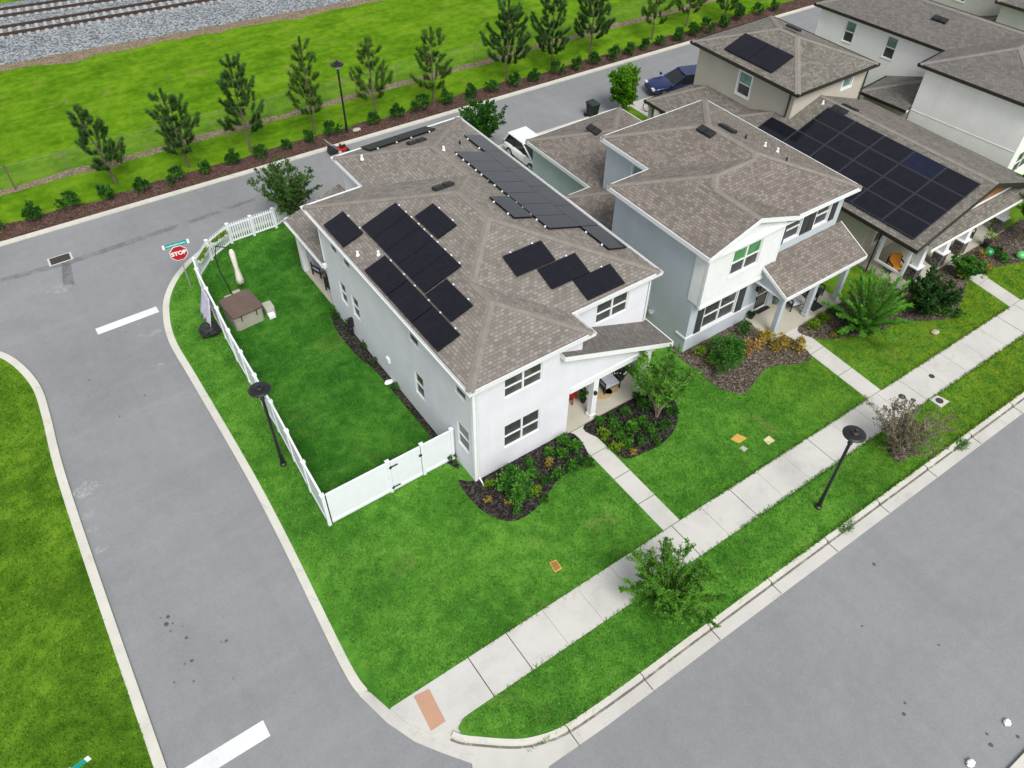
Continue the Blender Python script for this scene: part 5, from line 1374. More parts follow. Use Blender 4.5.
blades('grass', yard, [[(5.2, 29.7), (6.9, 29.7), (6.9, 31.5), (5.2, 31.5)]], 240, .055, grassmat('yard_blades', (.023, .1, .011), (.045, .168, .018), (.095, .25, .03), (.13, .12, .04), .55, tinted=True), .006, 3)  # yard blades repeat the fence shade painted into the yard grass
blades('grass', [(-3.98, 11), (-3.85, 21), (-3.7, 26), (-3.45, 29.3), (-3.4, 31.4), (-3.8, 33.2), (-4.5, 34.4), (-9, 34.4), (-9, 11)], [], 260, .055, grassmat('corner_blades', (.045, .12, .008), (.085, .19, .013), (.16, .3, .022), (.12, .13, .03), .45, tinted=True), 0, 4)

for k, (y0, y1) in enumerate(((10.2, 10.31), (8.63, 8.74), (6.6, 6.72))):
    for j, (xa, xb, dn) in enumerate(((5.5, 17, 260), (17, 46, 1300))):
        blades('grass_fringe', [(xa, y0), (xb, y0), (xb, y1), (xa, y1)], [[(14.4, 10), (15.3, 10), (15.3, 11), (14.4, 11)], [(26.4, 10), (27.4, 10), (27.4, 11), (26.4, 11)], [(37.3, 10), (38.4, 10), (38.4, 11), (37.3, 11)]], dn, .085, M['blade'], .005, 20 + k * 3 + j)
# ================================================================== THINGS ON THE GROUND
# white vinyl fence round the yard: privacy panels along the side street
fl = [(4.22, 17.63), (4.3, 19.43), (4.42, 21.21), (4.53, 23.0), (4.57, 24.76), (4.62, 26.4), (4.68, 28.0), (4.8, 29.7), (4.9, 31.3), (5.02, 32.95)]
F1 = thing('privacy_fence', 'long white vinyl privacy fence between the yard and the side street kerb', 'fence', (4.22, 17.63, 0))
def vpanel(root, a, b, z1, z0=.05):
    mb = MB(); a, b = Vector((*a, 0)), Vector((*b, 0)); t = (b - a).normalized(); n = Vector((t.y, -t.x, 0)); L = (b - a).length; m = (a + b) / 2; Zv = Vector((0, 0, 1))
    mb.obox(m + Zv * ((z0 + z1) / 2), t, n, Zv, L / 2, .018, (z1 - z0) / 2 - .05)
    mb.obox(m + Zv * (z1 - .05), t, n, Zv, L / 2, .04, .05); mb.obox(m + Zv * (z0 + .07), t, n, Zv, L / 2, .04, .07)
    obj('fence_panel', mb, M['vinyl'], root)
def vpost(root, p, h):
    mb = MB(); x, y = p; r = .065
    mb.box(x - r, x + r, y - r, y + r, -.05, h); mb.box(x - r - .02, x + r + .02, y - r - .02, y + r + .02, h, h + .03)
    mb.add([(x - r, y - r, h + .03), (x + r, y - r, h + .03), (x + r, y + r, h + .03), (x - r, y + r, h + .03), (x, y, h + .08)], [(0, 1, 4), (1, 2, 4), (2, 3, 4), (3, 0, 4)])
    obj('fence_post', mb, M['vinyl'], root)
for i, p in enumerate(fl):
    vpost(F1, p, 1.86)
    if i: vpanel(F1, fl[i - 1], p, 1.82)
vpanel(F1, fl[-1], (5.3, 34.62), 1.4); 
F2 = thing('privacy_fence', 'short white vinyl fence panels on both sides of the gate, facing the front lawn', 'fence', (7.0, 17.65, 0))
fx_ = [(4.35, 17.64), (6.9, 17.66), (8.38, 17.67), (9.72, 17.68)]
vpanel(F2, fx_[0], fx_[1], 1.8); vpanel(F2, fx_[2], fx_[3], 1.8)
for p in (fx_[1], fx_[2], fx_[3]): vpost(F2, p, 1.86)
GT = thing('fence_gate', 'white vinyl gate with black hinges and latch in the front fence', 'gate', (7.64, 17.66, 0))
vpanel(GT, (6.99, 17.66), (8.29, 17.67), 1.78)
for z in (.25, 1.5):
    hm = MB(); hm.box(6.9, 7.28, 17.58, 17.6, z, z + .05); hm.box(6.93, 7.0, 17.57, 17.61, z - .04, z + .09); obj('hinge', hm, M['black_metal'], GT)
obj('latch', MB().box(8.2, 8.32, 17.57, 17.61, 1.3, 1.38), M['black_metal'], GT)
# picket fence round the back corner
PF = thing('picket_fence', 'low white picket fence curving round the back corner of the yard', 'fence', (6.3, 35.75, 0))
pp = [(5.36, 34.72), (6.36, 35.83), (7.74, 36.62), (9.0, 36.62), (10.25, 36.62), (11.1, 37.0)]
for i, p in enumerate(pp):
    vpost(PF, p, 1.22)
    if i:
        a, b = Vector((*pp[i - 1], 0)), Vector((*p, 0)); t = (b - a).normalized(); n = Vector((t.y, -t.x, 0)); L = (b - a).length; m = (a + b) / 2; Zv = Vector((0, 0, 1))
        rm = MB()
        for z in (.14, 1.05): rm.obox(m + Zv * z, t, n, Zv, L / 2, .025, .04)
        k = -L / 2 + .13
        while k < L / 2 - .06: rm.obox(m + t * k + Zv * .66, t, n, Zv, .03, .012, .55); k += .125
        obj('picket_panel', rm, M['vinyl'], PF)
for i, (a, b, lab) in enumerate((((5.45, 34.9), (6.1, 35.62), 'white flower box with yellow green plants hung on the lower picket panel by the sign'), ((6.6, 36.0), (7.5, 36.5), 'white flower box with yellow green plants hung on the upper picket panel'))):
    a, b = Vector((*a, .86)), Vector((*b, .86)); t = (b - a).normalized(); n = Vector((t.y, -t.x, 0)); m = (a + b) / 2 + n * .15
    P_ = thing('flower_box', lab, 'planter', tuple(m), 0, 'flower boxes on the picket fence')
    bx_ = MB(); L = (b - a).length / 2; Zv = Vector((0, 0, 1)); bx_.obox(m, t, n, Zv, L, .09, .08); obj('trough', bx_, M['vinyl'], P_, bevel=.01)
    lf = MB(); rg = random.Random(i + 5)
    for _ in range(240):
        p = m + t * rg.uniform(-L, L) + n * rg.uniform(-.1, .1) + Zv * .08
        lf.leaf(p, (rdir(rg) + Zv * .9).normalized(), rdir(rg), .16, .06, rg.random())
    obj('foliage', lf, M['leaf_lime'], P_, tint=True)

# street lamps
def lamp(label, x, y):
    t = thing('street_lamp', label, 'street lamp', (x, y, 0), 0, 'black street lamps')
    p = MB(); p.lathe((x, y, 0), [(.14, 0), (.14, .08), (.085, .12), (.08, .6), (.065, .66), (.058, 3.82), (.09, 3.87), (.09, 3.93), (.06, 3.97), (.06, 4.13)], 14); obj('pole', p, M['black_metal'], t, normals=False)
    c = MB(); c.lathe((x, y, 0), [(.08, 4.11), (.15, 4.17), (.16, 4.35), (.1, 4.39)], 16); obj('lamp_cage', c, M['light_glass'], t, normals=False)
    d = MB(); d.lathe((x, y, 0), [(.40, 4.36), (.41, 4.385), (.33, 4.43), (.17, 4.46), (.165, 4.505), (.1, 4.54), (.045, 4.55), (.045, 4.63), (.01, 4.66)], 28); obj('shade', d, M['black_metal'], t, smooth=False, normals=False)
    for k in range(4):
        a = k * math.pi / 2 + .4; b = MB(); b.tube([(x + .08 * math.cos(a), y + .08 * math.sin(a), 4.11), (x + .22 * math.cos(a), y + .22 * math.sin(a), 4.37)], .012, 4); obj('bracket', b, M['black_metal'], t)
lamp('black street lamp with round shade on the verge beside the sidewalk', 20.13, 7.68)
lamp('black street lamp with round shade outside the white yard fence', 3.95, 21.3)
lamp('black street lamp among the pines on the far side of the rear street', 18.09, 43.75)

# stop sign with street name blade
def text_mesh(name, body, size, mat, parent, mtx):
    cu = bpy.data.curves.new(name, 'FONT'); cu.body = body; cu.size = size; cu.align_x = 'CENTER'; cu.align_y = 'CENTER'; cu.extrude = .003; cu.offset = .012
    tmp = bpy.data.objects.new(name, cu); COL.objects.link(tmp)
    me = bpy.data.meshes.new_from_object(tmp.evaluated_get(bpy.context.evaluated_depsgraph_get())); bpy.data.objects.remove(tmp)
    me.name = name; me.materials.clear(); me.materials.append(mat)
    o = bpy.data.objects.new(name, me); COL.objects.link(o); o.parent = parent; o.matrix_local = mtx
    return o
sx_, sy_ = (4.71, 34.28)
SS = thing('stop_sign', 'red octagonal STOP sign with teal street name blade on a thin post at the corner', 'stop sign', (sx_, sy_, 0))
face_dir = Vector((-.12, -.95, .3)).normalized(); fu = Vector((0, 0, 1)).cross(-face_dir).normalized() * -1; 
fd = Vector((-.1, -1, 0)).normalized(); fr = Vector((0, 0, 1)).cross(fd).normalized() * 1.0
if fr.x < 0: fr = -fr
Zv = Vector((0, 0, 1)); base_ = Vector((sx_, sy_, 0))
pm_ = MB(); pm_.tube([base_ + Vector((0, 0, -.1)), base_ + Vector((0, 0, 2.72))], .03, 6); obj('post', pm_, M['galv'], SS)
def octa(c, R, t, nrm):
    mb = MB(); pts = [c + (fr * math.cos(k * math.pi / 4 + math.pi / 8) + Zv * math.sin(k * math.pi / 4 + math.pi / 8)) * R for k in range(8)]
    mb.poly([p + nrm * t for p in pts]); mb.poly(list(reversed([p - nrm * t for p in pts])))
    for k in range(8): mb.quad(pts[k] + nrm * t, pts[k] - nrm * t, pts[(k + 1) % 8] - nrm * t, pts[(k + 1) % 8] + nrm * t)
    return mb
c0 = base_ + fd * .05 + Zv * 2.12
board_ = sub(SS, obj('sign_plate', octa(c0, .43, .006, fd), M['sign_white'], SS))
obj('sign_face', octa(c0 + fd * .008, .40, .004, fd), M['red_sign'], board_)
mt = Matrix((( fr.x, 0, fd.x, c0.x - sx_ + fd.x * .014), (fr.y, 0, fd.y, c0.y - sy_ + fd.y * .014), (0, 1, 0, c0.z), (0, 0, 0, 1)))
text_mesh('stop_lettering', 'STOP', .29, M['sign_white'], board_, mt)
bl = MB(); bl.obox(base_ + Zv * 2.62 + fd * .04, fr, Zv, fd, .62, .11, .008); b_ = sub(SS, obj('street_name_blade', bl, M['teal_sign'], SS))
for sg in (-1, 1):
    e_ = MB(); e_.obox(base_ + Zv * 2.62 + fd * .04 + fr * sg * .57, fr, Zv, fd, .055, .112, .011); obj('blade_end', e_, M['sign_white'], b_)
ln = MB(); rg = random.Random(4); k = -.46
while k < .45:
    w_ = rg.uniform(.02, .05); ln.obox(base_ + Zv * (2.62 + rg.uniform(-.01, .01)) + fd * .05 + fr * (k + w_ / 2), fr, Zv, fd, w_ / 2, rg.uniform(.018, .035), .003); k += w_ + rg.uniform(.012, .03)
ln_ = obj('blade_lettering', ln, M['sign_white'], b_); ln_['kind'] = 'stuff'
# street name sign at the lower left
nx, ny = (-4.99, 12.56)
NS = thing('street_name_sign', 'green street name blade on a post, cut by the bottom edge at lower left', 'street sign', (nx - .42, ny + .1, 0))
p0_ = Vector((nx - .42, ny + .1, 0)); q_ = MB(); q_.tube([p0_ + Vector((0, 0, -.1)), p0_ + Vector((0, 0, 2.7))], .03, 6); obj('post', q_, M['galv'], NS)
du_ = Vector((.93, .12, 0)).normalized(); dn_ = Vector((du_.y, -du_.x, 0))
q_ = MB(); q_.obox(p0_ + Zv * 2.6 + dn_ * .04, du_, Zv, dn_, .5, .11, .008); b_ = sub(NS, obj('street_name_blade', q_, M['teal_sign'], NS))
q_ = MB(); q_.obox(p0_ + Zv * 2.6 + dn_ * .04 + du_ * .44, du_, Zv, dn_, .06, .112, .011); obj('blade_end', q_, M['sign_white'], b_)

# hot tub with its cover, steps, cantilever parasol
def rrect(cx, cy, w, d, r, n=5):
    out = []
    for sx, sy, a0 in ((1, 1, 0), (-1, 1, 90), (-1, -1, 180), (1, -1, 270)):
        for k in range(n + 1):
            a = RAD(a0 + 90 * k / n); out.append((cx + sx * (w - r) + r * math.cos(a), cy + sy * (d - r) + r * math.sin(a)))
    return out
HT = thing('hot_tub', 'square beige hot tub with brown folding cover in the fenced yard', 'hot tub', (6.05, 30.62, 0), RAD(4))
sh_ = MB(); sh_.prism(rrect(6.05, 30.62, .72, .76, .18), 0, .72); sh_.prism(rrect(6.05, 30.62, .76, .80, .2), .66, .78)
obj('tub_shell', sh_, M['spa_shell'], HT, bevel=.015)
for sg in (-1, 1):
    cv = MB(); pts = rrect(6.05, 30.62, .78, .82, .2)
    half = [p for p in pts if (p[1] - 30.62) * sg > 0]
    half = ([(6.83, 30.625), *half, (5.27, 30.625)] if sg > 0 else [(5.27, 30.615), *half, (6.83, 30.615)])
    o = obj('tub_cover', MB().prism(half, .785, .9), M['spa_cover'], HT, bevel=.02)
for k in (-.4, .35): obj('strap', MB().box(6.05 + k, 6.09 + k, 29.77, 29.79, .55, .86), M['black_plastic'], HT)
tag(obj('spa_step', MB().prism(rrect(7.2, 30.35, .22, .3, .06), 0.01, .42), M['grey_lid'], bevel=.02), 'pale grey plastic step against the right side of the hot tub', 'step')
tag(obj('spa_step', MB().box(6.98, 7.3, 29.75, 30.03, .008, .22), M['sign_white'], bevel=.02), 'low white box in front of the step beside the hot tub', 'box')
PB = thing('parasol', 'closed cream cantilever parasol hanging from a curved dark pole behind the hot tub', 'parasol', (6.15, 32.35, 0))
for k, (x, y) in enumerate(((5.95, 32.3), (6.4, 32.45))): obj('base_block', MB().box(x - .2, x + .2, y - .2, y + .2, .008, .14), M['grey_lid'], PB, bevel=.02)
pt_ = [(6.15, 32.35, .1), (6.1, 32.45, .6), (6.0, 32.75, 1.4), (6.02, 32.9, 2.2), (6.2, 32.9, 2.72), (*(6.71, 32.39), 2.7)]
ptm = MB(); ptm.tube(pt_, .028, 6); obj('pole', ptm, M['black_metal'], PB, normals=False)
ux, uy = (6.71, 32.39)
cn = MB(); n = 16; prf_ = [(.02, 2.66), (.07, 2.6), (.12, 2.45), (.11, 1.9), (.09, 1.55), (.14, 1.0), (.19, .7), (.08, .66)]
vs = [(ux + r * (1 + .18 * (k % 2)) * math.cos(k * 2 * math.pi / n), uy + r * (1 + .18 * (k % 2)) * math.sin(k * 2 * math.pi / n), z) for r, z in prf_ for k in range(n)]
cn.add(vs, [(i * n + k, i * n + (k + 1) % n, (i + 1) * n + (k + 1) % n, (i + 1) * n + k) for i in range(len(prf_) - 1) for k in range(n)])
obj('canopy', cn, M['canvas'], PB, smooth=True)
# cloth slung over the fence and a black bag beneath it
rg = random.Random(8); cl = MB(); nu, nv = 10, 9
def drape(i, j):
    u, v = i / (nu - 1), j / (nv - 1)
    y = 31.55 - 1.05 * u + .25 * v * (.5 - u); out = .05 + .42 * v + .05 * math.sin(u * 17 + v * 2) * (.3 + v)
    return (4.83 - .05 * u - out, y - .3 * v, 1.88 - 1.35 * v - .12 * math.sin(u * 9) * v)
cl.add([drape(i, j) for j in range(nv) for i in range(nu)], [(j * nu + i, j * nu + i + 1, (j + 1) * nu + i + 1, (j + 1) * nu + i) for j in range(nv - 1) for i in range(nu - 1)])
tag(obj('hanging_cloth', cl, M['lilac'], smooth=True, solid=.02), 'lilac grey cloth slung over the street side of the white fence', 'cloth')
def lump(name, c, r, mat, label, cat, seed, rough=.25):
    bm = bmesh.new(); bmesh.ops.create_icosphere(bm, subdivisions=3, radius=1)
    for v in bm.verts:
        d = v.co.normalized(); k = 1 + rough * noise.noise(d * 2.1 + Vector((seed, 0, 0))) + rough * .5 * noise.noise(d * 5 + Vector((0, seed, 0)))
        v.co = Vector((d.x * r[0], d.y * r[1], d.z * r[2])) * k
    zb = min(v.co.z for v in bm.verts)
    me = bpy.data.meshes.new(name); bm.to_mesh(me); bm.free(); me.materials.append(mat)
    o = bpy.data.objects.new(name, me); COL.objects.link(o); o.location = (c[0], c[1], c[2] - zb)
    return tag(o, label, cat)
lump('plastic_bag', (4.28, 30.3, 0), (.46, .4, .3), M['black_plastic'], 'crumpled black plastic bag on grass under the lilac cloth', 'bag', 2, .3)

# covers and small fittings in the ground
def lid(name, label, pts, mat, frame=None):
    t = thing(name, label, 'cover', (*pts[0], 0))
    c = Vector((sum(p[0] for p in pts) / len(pts), sum(p[1] for p in pts) / len(pts)))
    inn = [tuple(c + (Vector(p) - c) * .8) for p in pts]
    obj('frame', MB().prism(pts, -.02, .03), frame or mat, t); obj('lid', MB().prism(inn, .0, .036), mat, t)
lid('meter_cover', 'brown rectangular meter cover in the lawn left of the front path', [(10.06, 11.61), (10.34, 11.57), (10.31, 11.16), (9.99, 11.16)], M['rust_lid'], M['yellow_lid'])
lid('meter_cover', 'large ochre rectangular cover in the lawn right of the front path', [(19.78, 12.03), (20.24, 12.08), (20.41, 11.67), (19.93, 11.67)], M['yellow_lid'])
lid('meter_cover', 'small pale yellow cover just right of the large ochre one', [(20.90, 11.23), (21.27, 11.24), (21.27, 10.91), (20.87, 10.93)], plain('pale_yellow_lid', (.62, .55, .30), .7, .15, 6))
lid('meter_cover', 'tiny weathered grey cover just below the large ochre one', [(19.74, 11.48), (19.97, 11.48), (20.02, 11.25), (19.77, 11.23)], M['grey_lid'])
t = thing('meter_box', 'square concrete meter box beside the sidewalk next to the dry shrub', 'cover', (*(28.92, 8.49), 0))
obj('frame', MB().prism([(28.63, 8.69), (29.13, 8.64), (29.26, 8.12), (28.65, 8.11)], -.02, .05), M['concrete'], t)
rmb = MB(); cx_, cy_ = (28.92, 8.39); rmb.lathe((cx_, cy_, 0), [(.17, .04), (.17, .058), (.1, .066)], 16); obj('lid', rmb, M['grate'], t)
for (cx_, cy_), r, lab in (((27.80, 9.48), .16, 'larger round dark cover set in the sidewalk near the dry shrub'), ((28.02, 9.07), .11, 'smaller round dark cover set in the sidewalk beside the larger one'), ((29.98, 9.51), .13, 'round dark cover set in the sidewalk farther up beyond the other two')):
    m = MB(); m.lathe((cx_, cy_, 0), [(r, .018), (r, .03), (r * .8, .032), (.01, .032)], 18); tag(obj('round_cover', m, M['grate']), lab, 'cover')
t = thing('storm_drain', 'rectangular iron storm drain grate in pale frame on the rear street', 'drain', (-.05, 40.4, ZR))
c = [(-0.65, 40.76), (0.53, 40.73), (0.50, 40.03), (-0.68, 40.02)]; cc = Vector((sum(p[0] for p in c) / 4, sum(p[1] for p in c) / 4))
obj('frame', MB().prism(c, ZR - .05, ZR + .012), M['concrete'], t)
inn = [tuple(cc + (Vector(p) - cc) * .82) for p in c]; obj('grate', MB().prism(inn, ZR - .04, ZR + .018), M['grate'], t)
for i, ((x, y), r, lab) in enumerate((((18.61, -1.23), .13, 'crumpled white litter on the front street, upper piece'), ((16.53, -1.29), .14, 'crumpled white litter on the front street, lower piece by the bottom edge'))):
    lump('litter', (x, y, ZR), (r, r * .8, r * .5), M['litter'], lab, 'litter', 20 + i, .4)
for i, ((x, y), r, mt_, lab) in enumerate((((18.07, 13.96), .0, 'gravestone', ''), ((32.65, 11.19), .22, 'gravestone', 'flat tan stone at the lower edge of the bed before the tan house'), ((38.40, 12.31), .17, 'gravestone', 'flat pale stone beside the path of the tan house'), ((18.68, 43.56), .28, 'gravestone', 'pale flat stone in the mulch right of the rear lamp foot'), ((9.64, 22.90), .2, 'sign_white', 'white stone on the grass along the yard wall of the corner house'))):
    if r: lump('flat_stone', (x, y, 0), (r, r * .7, r * .3), M[mt_], lab, 'stone', 30 + i, .2)
lump('garden_ball', (*(41.48, 12.24), 0), (.24, .24, .2), plain('bright_green_dish', (.12, .5, .16), .4, .08), 'round green garden dish in mulch by the right edge', 'garden ornament', 50, .03)
lump('green_pot', (*(40.10, 13.28), .12), (.25, .25, .22), M['green_pot'], 'round green glazed pot on the tan house porch', 'pot', 51, .03)

for (x, y), lab in (((27.55, 6.35), 'tuft of weeds growing in the front kerb joint nearest the dry shrub'), ((20.29, 6.46), 'tuft of weeds hanging over the front kerb below the street lamp')):
    t = thing('weed_tuft', lab, 'weeds', (x, y, 0)); C = MB(); rg = random.Random(int(x * 10))
    for _ in range(220):
        a = rg.uniform(0, 6.28); r = .3 * math.sqrt(rg.random()); C.leaf(Vector((x + r * 1.3 * math.cos(a), y + r * .7 * math.sin(a), .0)), (rdir(rg) + Vector((0, 0, .8))).normalized(), rdir(rg), .16, .03, rg.random())
    obj('foliage', C, M['leaf_bed'], t, tint=True)
# chain link fence behind the pines
M['fence_metal'] = plain('weathered_fence_metal', (.15, .17, .13), .6)
CL = thing('chain_link_fence', 'thin galvanised chain link fence running behind the row of pines', 'fence', (15.8, 47.6, 0))
cf = lambda x: fy(x) + 5.15
m_, nt_, b_2 = new_mat('chain_link'); tc = coords(nt_, (1, 1, 1))
sx2 = nt_.nodes.new('ShaderNodeSeparateXYZ'); nt_.links.new(tc, sx2.inputs[0])
d1_ = math_n(nt_, 'FRACT', math_n(nt_, 'MULTIPLY', math_n(nt_, 'ADD', sx2.outputs[0], sx2.outputs[2]), 14.0)); d2_ = math_n(nt_, 'FRACT', math_n(nt_, 'MULTIPLY', math_n(nt_, 'SUBTRACT', sx2.outputs[0], sx2.outputs[2]), 14.0))
al = math_n(nt_, 'MAXIMUM', math_n(nt_, 'LESS_THAN', d1_, .03), math_n(nt_, 'LESS_THAN', d2_, .03))
nt_.links.new(al, b_2.inputs['Alpha']); b_2.inputs['Base Color'].default_value = (.25, .27, .25, 1); b_2.inputs['Roughness'].default_value = .5
mm = MB(); mm.quad((-20, cf(-20), .05), (70, cf(70), .05), (70, cf(70), 1.5), (-20, cf(-20), 1.5)); obj('wire_mesh', mm, m_, CL, normals=False)
rl = MB(); rl.tube([(-20, cf(-20), 1.52), (70, cf(70), 1.52)], .011, 5); obj('top_rail', rl, M['fence_metal'], CL)
for k in range(-5, 24):
    x = -.55 + 3.05 * k
    if x > 62: continue
    pmb = MB(); pmb.tube([(x, cf(x), 0), (x, cf(x), 1.6)], .045 if k == 0 else .022, 6); obj('fence_post', pmb, M['bark'] if k == 0 else M['fence_metal'], CL)

# railway tracks
for (pa, pb, qa, qb, lab) in (((2.99, 69.91), (12.11, 68.77), (3.22, 71.13), (12.41, 69.79), 'near railway track with brown rails on pale ties'), ((3.69, 73.55), (11.50, 72.28), (3.90, 74.64), (8.80, 74.05), 'farther railway track at the top left edge')):
    pa, pb, qa = Vector(pa), Vector(pb), Vector(qa); t = (pb - pa).normalized(); n = Vector((-t.y, t.x))
    RW = thing('railway_track', lab, 'railway track', (pa.x, pa.y, .4), 0, 'railway tracks')
    for off in (0, 1.435):
        a = pa + n * off - t * 30; b = pa + n * off + t * 70
        rmb = MB(); rmb.obox(((a.x + b.x) / 2, (a.y + b.y) / 2, .52), (t.x, t.y, 0), (n.x, n.y, 0), (0, 0, 1), 50, .05, .085); rmb.obox(((a.x + b.x) / 2, (a.y + b.y) / 2, .45), (t.x, t.y, 0), (n.x, n.y, 0), (0, 0, 1), 50, .15, .02); obj('rail', rmb, M['rail'], RW)
    tie = None
    for k in range(90):
        c = pa + n * .7175 + t * (k * .61 - 6)
        if tie is None:
            tm_ = MB(); tm_.obox((c.x, c.y, .4), (t.x, t.y, 0), (n.x, n.y, 0), (0, 0, 1), .12, 1.25, .06); tie = obj('tie', tm_, M['tie'], RW); c0_ = c
        else:
            o = tie.copy(); COL.objects.link(o); o.parent = RW; o.location = (c.x - c0_.x, c.y - c0_.y, 0)

# wheelie bin
bx0, by0 = (32.34, 36.77)
WB = thing('wheelie_bin', 'black wheelie bin standing at the near kerb of the rear street', 'bin', (bx0, by0, ZR))
b = MB(); z0 = ZR
vs = [(bx0 + i * .24, by0 + j * .26, z0 + .05) for i, j in ((-1, -1), (1, -1), (1, 1), (-1, 1))] + [(bx0 + i * .31, by0 + j * .36, z0 + .98) for i, j in ((-1, -1), (1, -1), (1, 1), (-1, 1))]
b.add(vs, [(0, 3, 2, 1), (4, 5, 6, 7), (0, 1, 5, 4), (1, 2, 6, 5), (2, 3, 7, 6), (3, 0, 4, 7)]); b.box(bx0 - .33, bx0 + .33, by0 - .38, by0 + .38, z0 + .94, z0 + 1.0)
obj('body', b, M['black_plastic'], WB, bevel=.02)
l = MB(); l.add([(bx0 - .35, by0 - .42, z0 + 1.0), (bx0 + .35, by0 - .42, z0 + 1.0), (bx0 + .35, by0 + .4, z0 + 1.0), (bx0 - .35, by0 + .4, z0 + 1.0), (bx0 - .25, by0 - .3, z0 + 1.08), (bx0 + .25, by0 - .3, z0 + 1.08), (bx0 + .25, by0 + .32, z0 + 1.1), (bx0 - .25, by0 + .32, z0 + 1.1)], [(0, 3, 2, 1), (4, 5, 6, 7), (0, 1, 5, 4), (1, 2, 6, 5), (2, 3, 7, 6), (3, 0, 4, 7)])
obj('lid', l, plain('dark_green_lid', (.02, .035, .03), .5), WB, bevel=.02)
for sg in (-1, 1):
    m = MB(); m.tube([(bx0 + sg * .27, by0 + .36, z0 + .13), (bx0 + sg * .32, by0 + .36, z0 + .13)], .13, 12); obj('wheel', m, M['tyre'], WB)
m = MB(); m.tube([(bx0 - .26, by0 + .46, z0 + .96), (bx0 + .26, by0 + .46, z0 + .96)], .02, 6); obj('handle', m, M['black_plastic'], WB)

# cars
def car(label, cx, cy, z, ang, L, W, H, paint, hood=1.05, tail=.75):
    t = thing('parked_car', label, 'car', (0, 0, 0)); hw = W / 2; belt = H * .60
    st = [(-L / 2, .80, .45, belt * .80), (-L / 2 + .12, .93, .32, belt * .96), (-L / 2 + .7, 1, .24, belt), (-.2, 1, .22, belt), (L / 2 - 1.45, 1, .22, belt * .985), (L / 2 - .75, .98, .24, belt * .93), (L / 2 - .22, .90, .30, belt * .82), (L / 2, .74, .42, belt * .66)]
    mb = MB(); ring = lambda w, a, c: [(-w * .9, a), (-w, a + .18), (-w, c - .16), (-w * .95, c - .03), (-w * .75, c + .005), (0, c + .02), (w * .75, c + .005), (w * .95, c - .03), (w, c - .16), (w, a + .18), (w * .9, a)]
    vs = []; n = 11
    for x, f, a, c in st: vs += [(x, y, zz) for y, zz in ring(hw * f, a, c)]
    fs = [(i * n + k, i * n + (k + 1) % n, (i + 1) * n + (k + 1) % n, (i + 1) * n + k) for i in range(len(st) - 1) for k in range(n)] + [tuple(range(n)), tuple(reversed(range((len(st) - 1) * n, len(st) * n)))]
    mb.add(vs, fs); o = obj('body', mb, paint, t, smooth=True)
    sd_ = o.modifiers.new('sub', 'SUBSURF'); sd_.levels = 2; sd_.render_levels = 2
    xb0, xb1, xt0, xt1 = -L / 2 + .12, L / 2 - hood, -L / 2 + tail, L / 2 - hood - 1.0
    wb, wt = hw * .93, hw * .74
    bt_ = [(xb0, -wb * .9), (xb1, -wb * .9), (xb1, wb * .9), (xb0, wb * .9)]; tp_ = [(xt0, -wt), (xt1, -wt), (xt1, wt), (xt0, wt)]
    g = MB(); vs = [(x, y, belt - .03) for x, y in bt_] + [(x, y, H - .06) for x, y in tp_]
    g.add(vs, [(0, 1, 5, 4), (1, 2, 6, 5), (2, 3, 7, 6), (3, 0, 4, 7), (4, 5, 6, 7)]); obj('windows', g, M['car_glass'], t, bevel=.03)
    r_ = MB(); r_.prism([(xt0 - .12, -wt * 1.02), (xt1 + .1, -wt * 1.02), (xt1 + .16, 0), (xt1 + .1, wt * 1.02), (xt0 - .12, wt * 1.02)], H - .075, H, True); obj('roof', r_, paint, t, bevel=.03)
    for p, q in zip(bt_, tp_):
        m = MB(); m.tube([(p[0], p[1] * 1.01, belt - .03), (q[0], q[1] * 1.01, H - .05)], [.055, .04], 5); obj('pillar', m, paint, t)
    for sg in (-1, 1):
        for xm_ in (.15, -.85):
            m = MB(); m.tube([(xm_, sg * wb * .92, belt - .02), (xm_ - .05, sg * wt * 1.01, H - .06)], .035, 4); obj('pillar', m, M['black_plastic'] if sg else paint, t)
        m = MB(); m.obox((L / 2 - 1.35, sg * (hw + .08), belt + .06), (1, 0, 0), (0, 1, 0), (0, 0, 1), .07, .1, .07); obj('mirror', m, paint, t, bevel=.02)
        m = MB(); m.obox((L / 2 - .17, sg * hw * .66, belt * .74), (1, 0, 0), (0, 1, 0), (0, 0, 1), .09, .17, .06); obj('headlight', m, M['light_glass'], t, bevel=.02)
        m = MB(); m.obox((-L / 2 + .07, sg * hw * .7, belt * .84), (1, 0, 0), (0, 1, 0), (0, 0, 1), .06, .13, .1); obj('taillight', m, M['red_paint'], t, bevel=.02)
        for xw_ in (-L / 2 + .85, L / 2 - .9):
            m = MB(); m.tube([(xw_, sg * (hw - .2), .34), (xw_, sg * (hw + .015), .34)], .34, 18); wh = obj('wheel', m, M['tyre'], t, bevel=.02)
            m = MB(); m.tube([(xw_, sg * (hw - .02), .34), (xw_, sg * (hw + .022), .34)], .22, 14); obj('rim', m, M['rim'], wh)
    m = MB(); m.box(L / 2 - .06, L / 2 + .0, -.5, .5, .42, .58); obj('grille', m, M['black_plastic'], t)
    t.location = (cx, cy, z); t.rotation_euler = (0, 0, ang); return t
car('white car on the driveway between the corner house and the grey house garage', 25.72, 34.38, .02, RAD(-90), 3.95, 1.78, 1.42, M['car_white'], 1.0, .5)
car('dark blue car parked on the rear street behind the tan house', 39.75, 36.35, ZR, RAD(160), 4.9, 1.85, 1.40, M['car_blue'], 1.5)

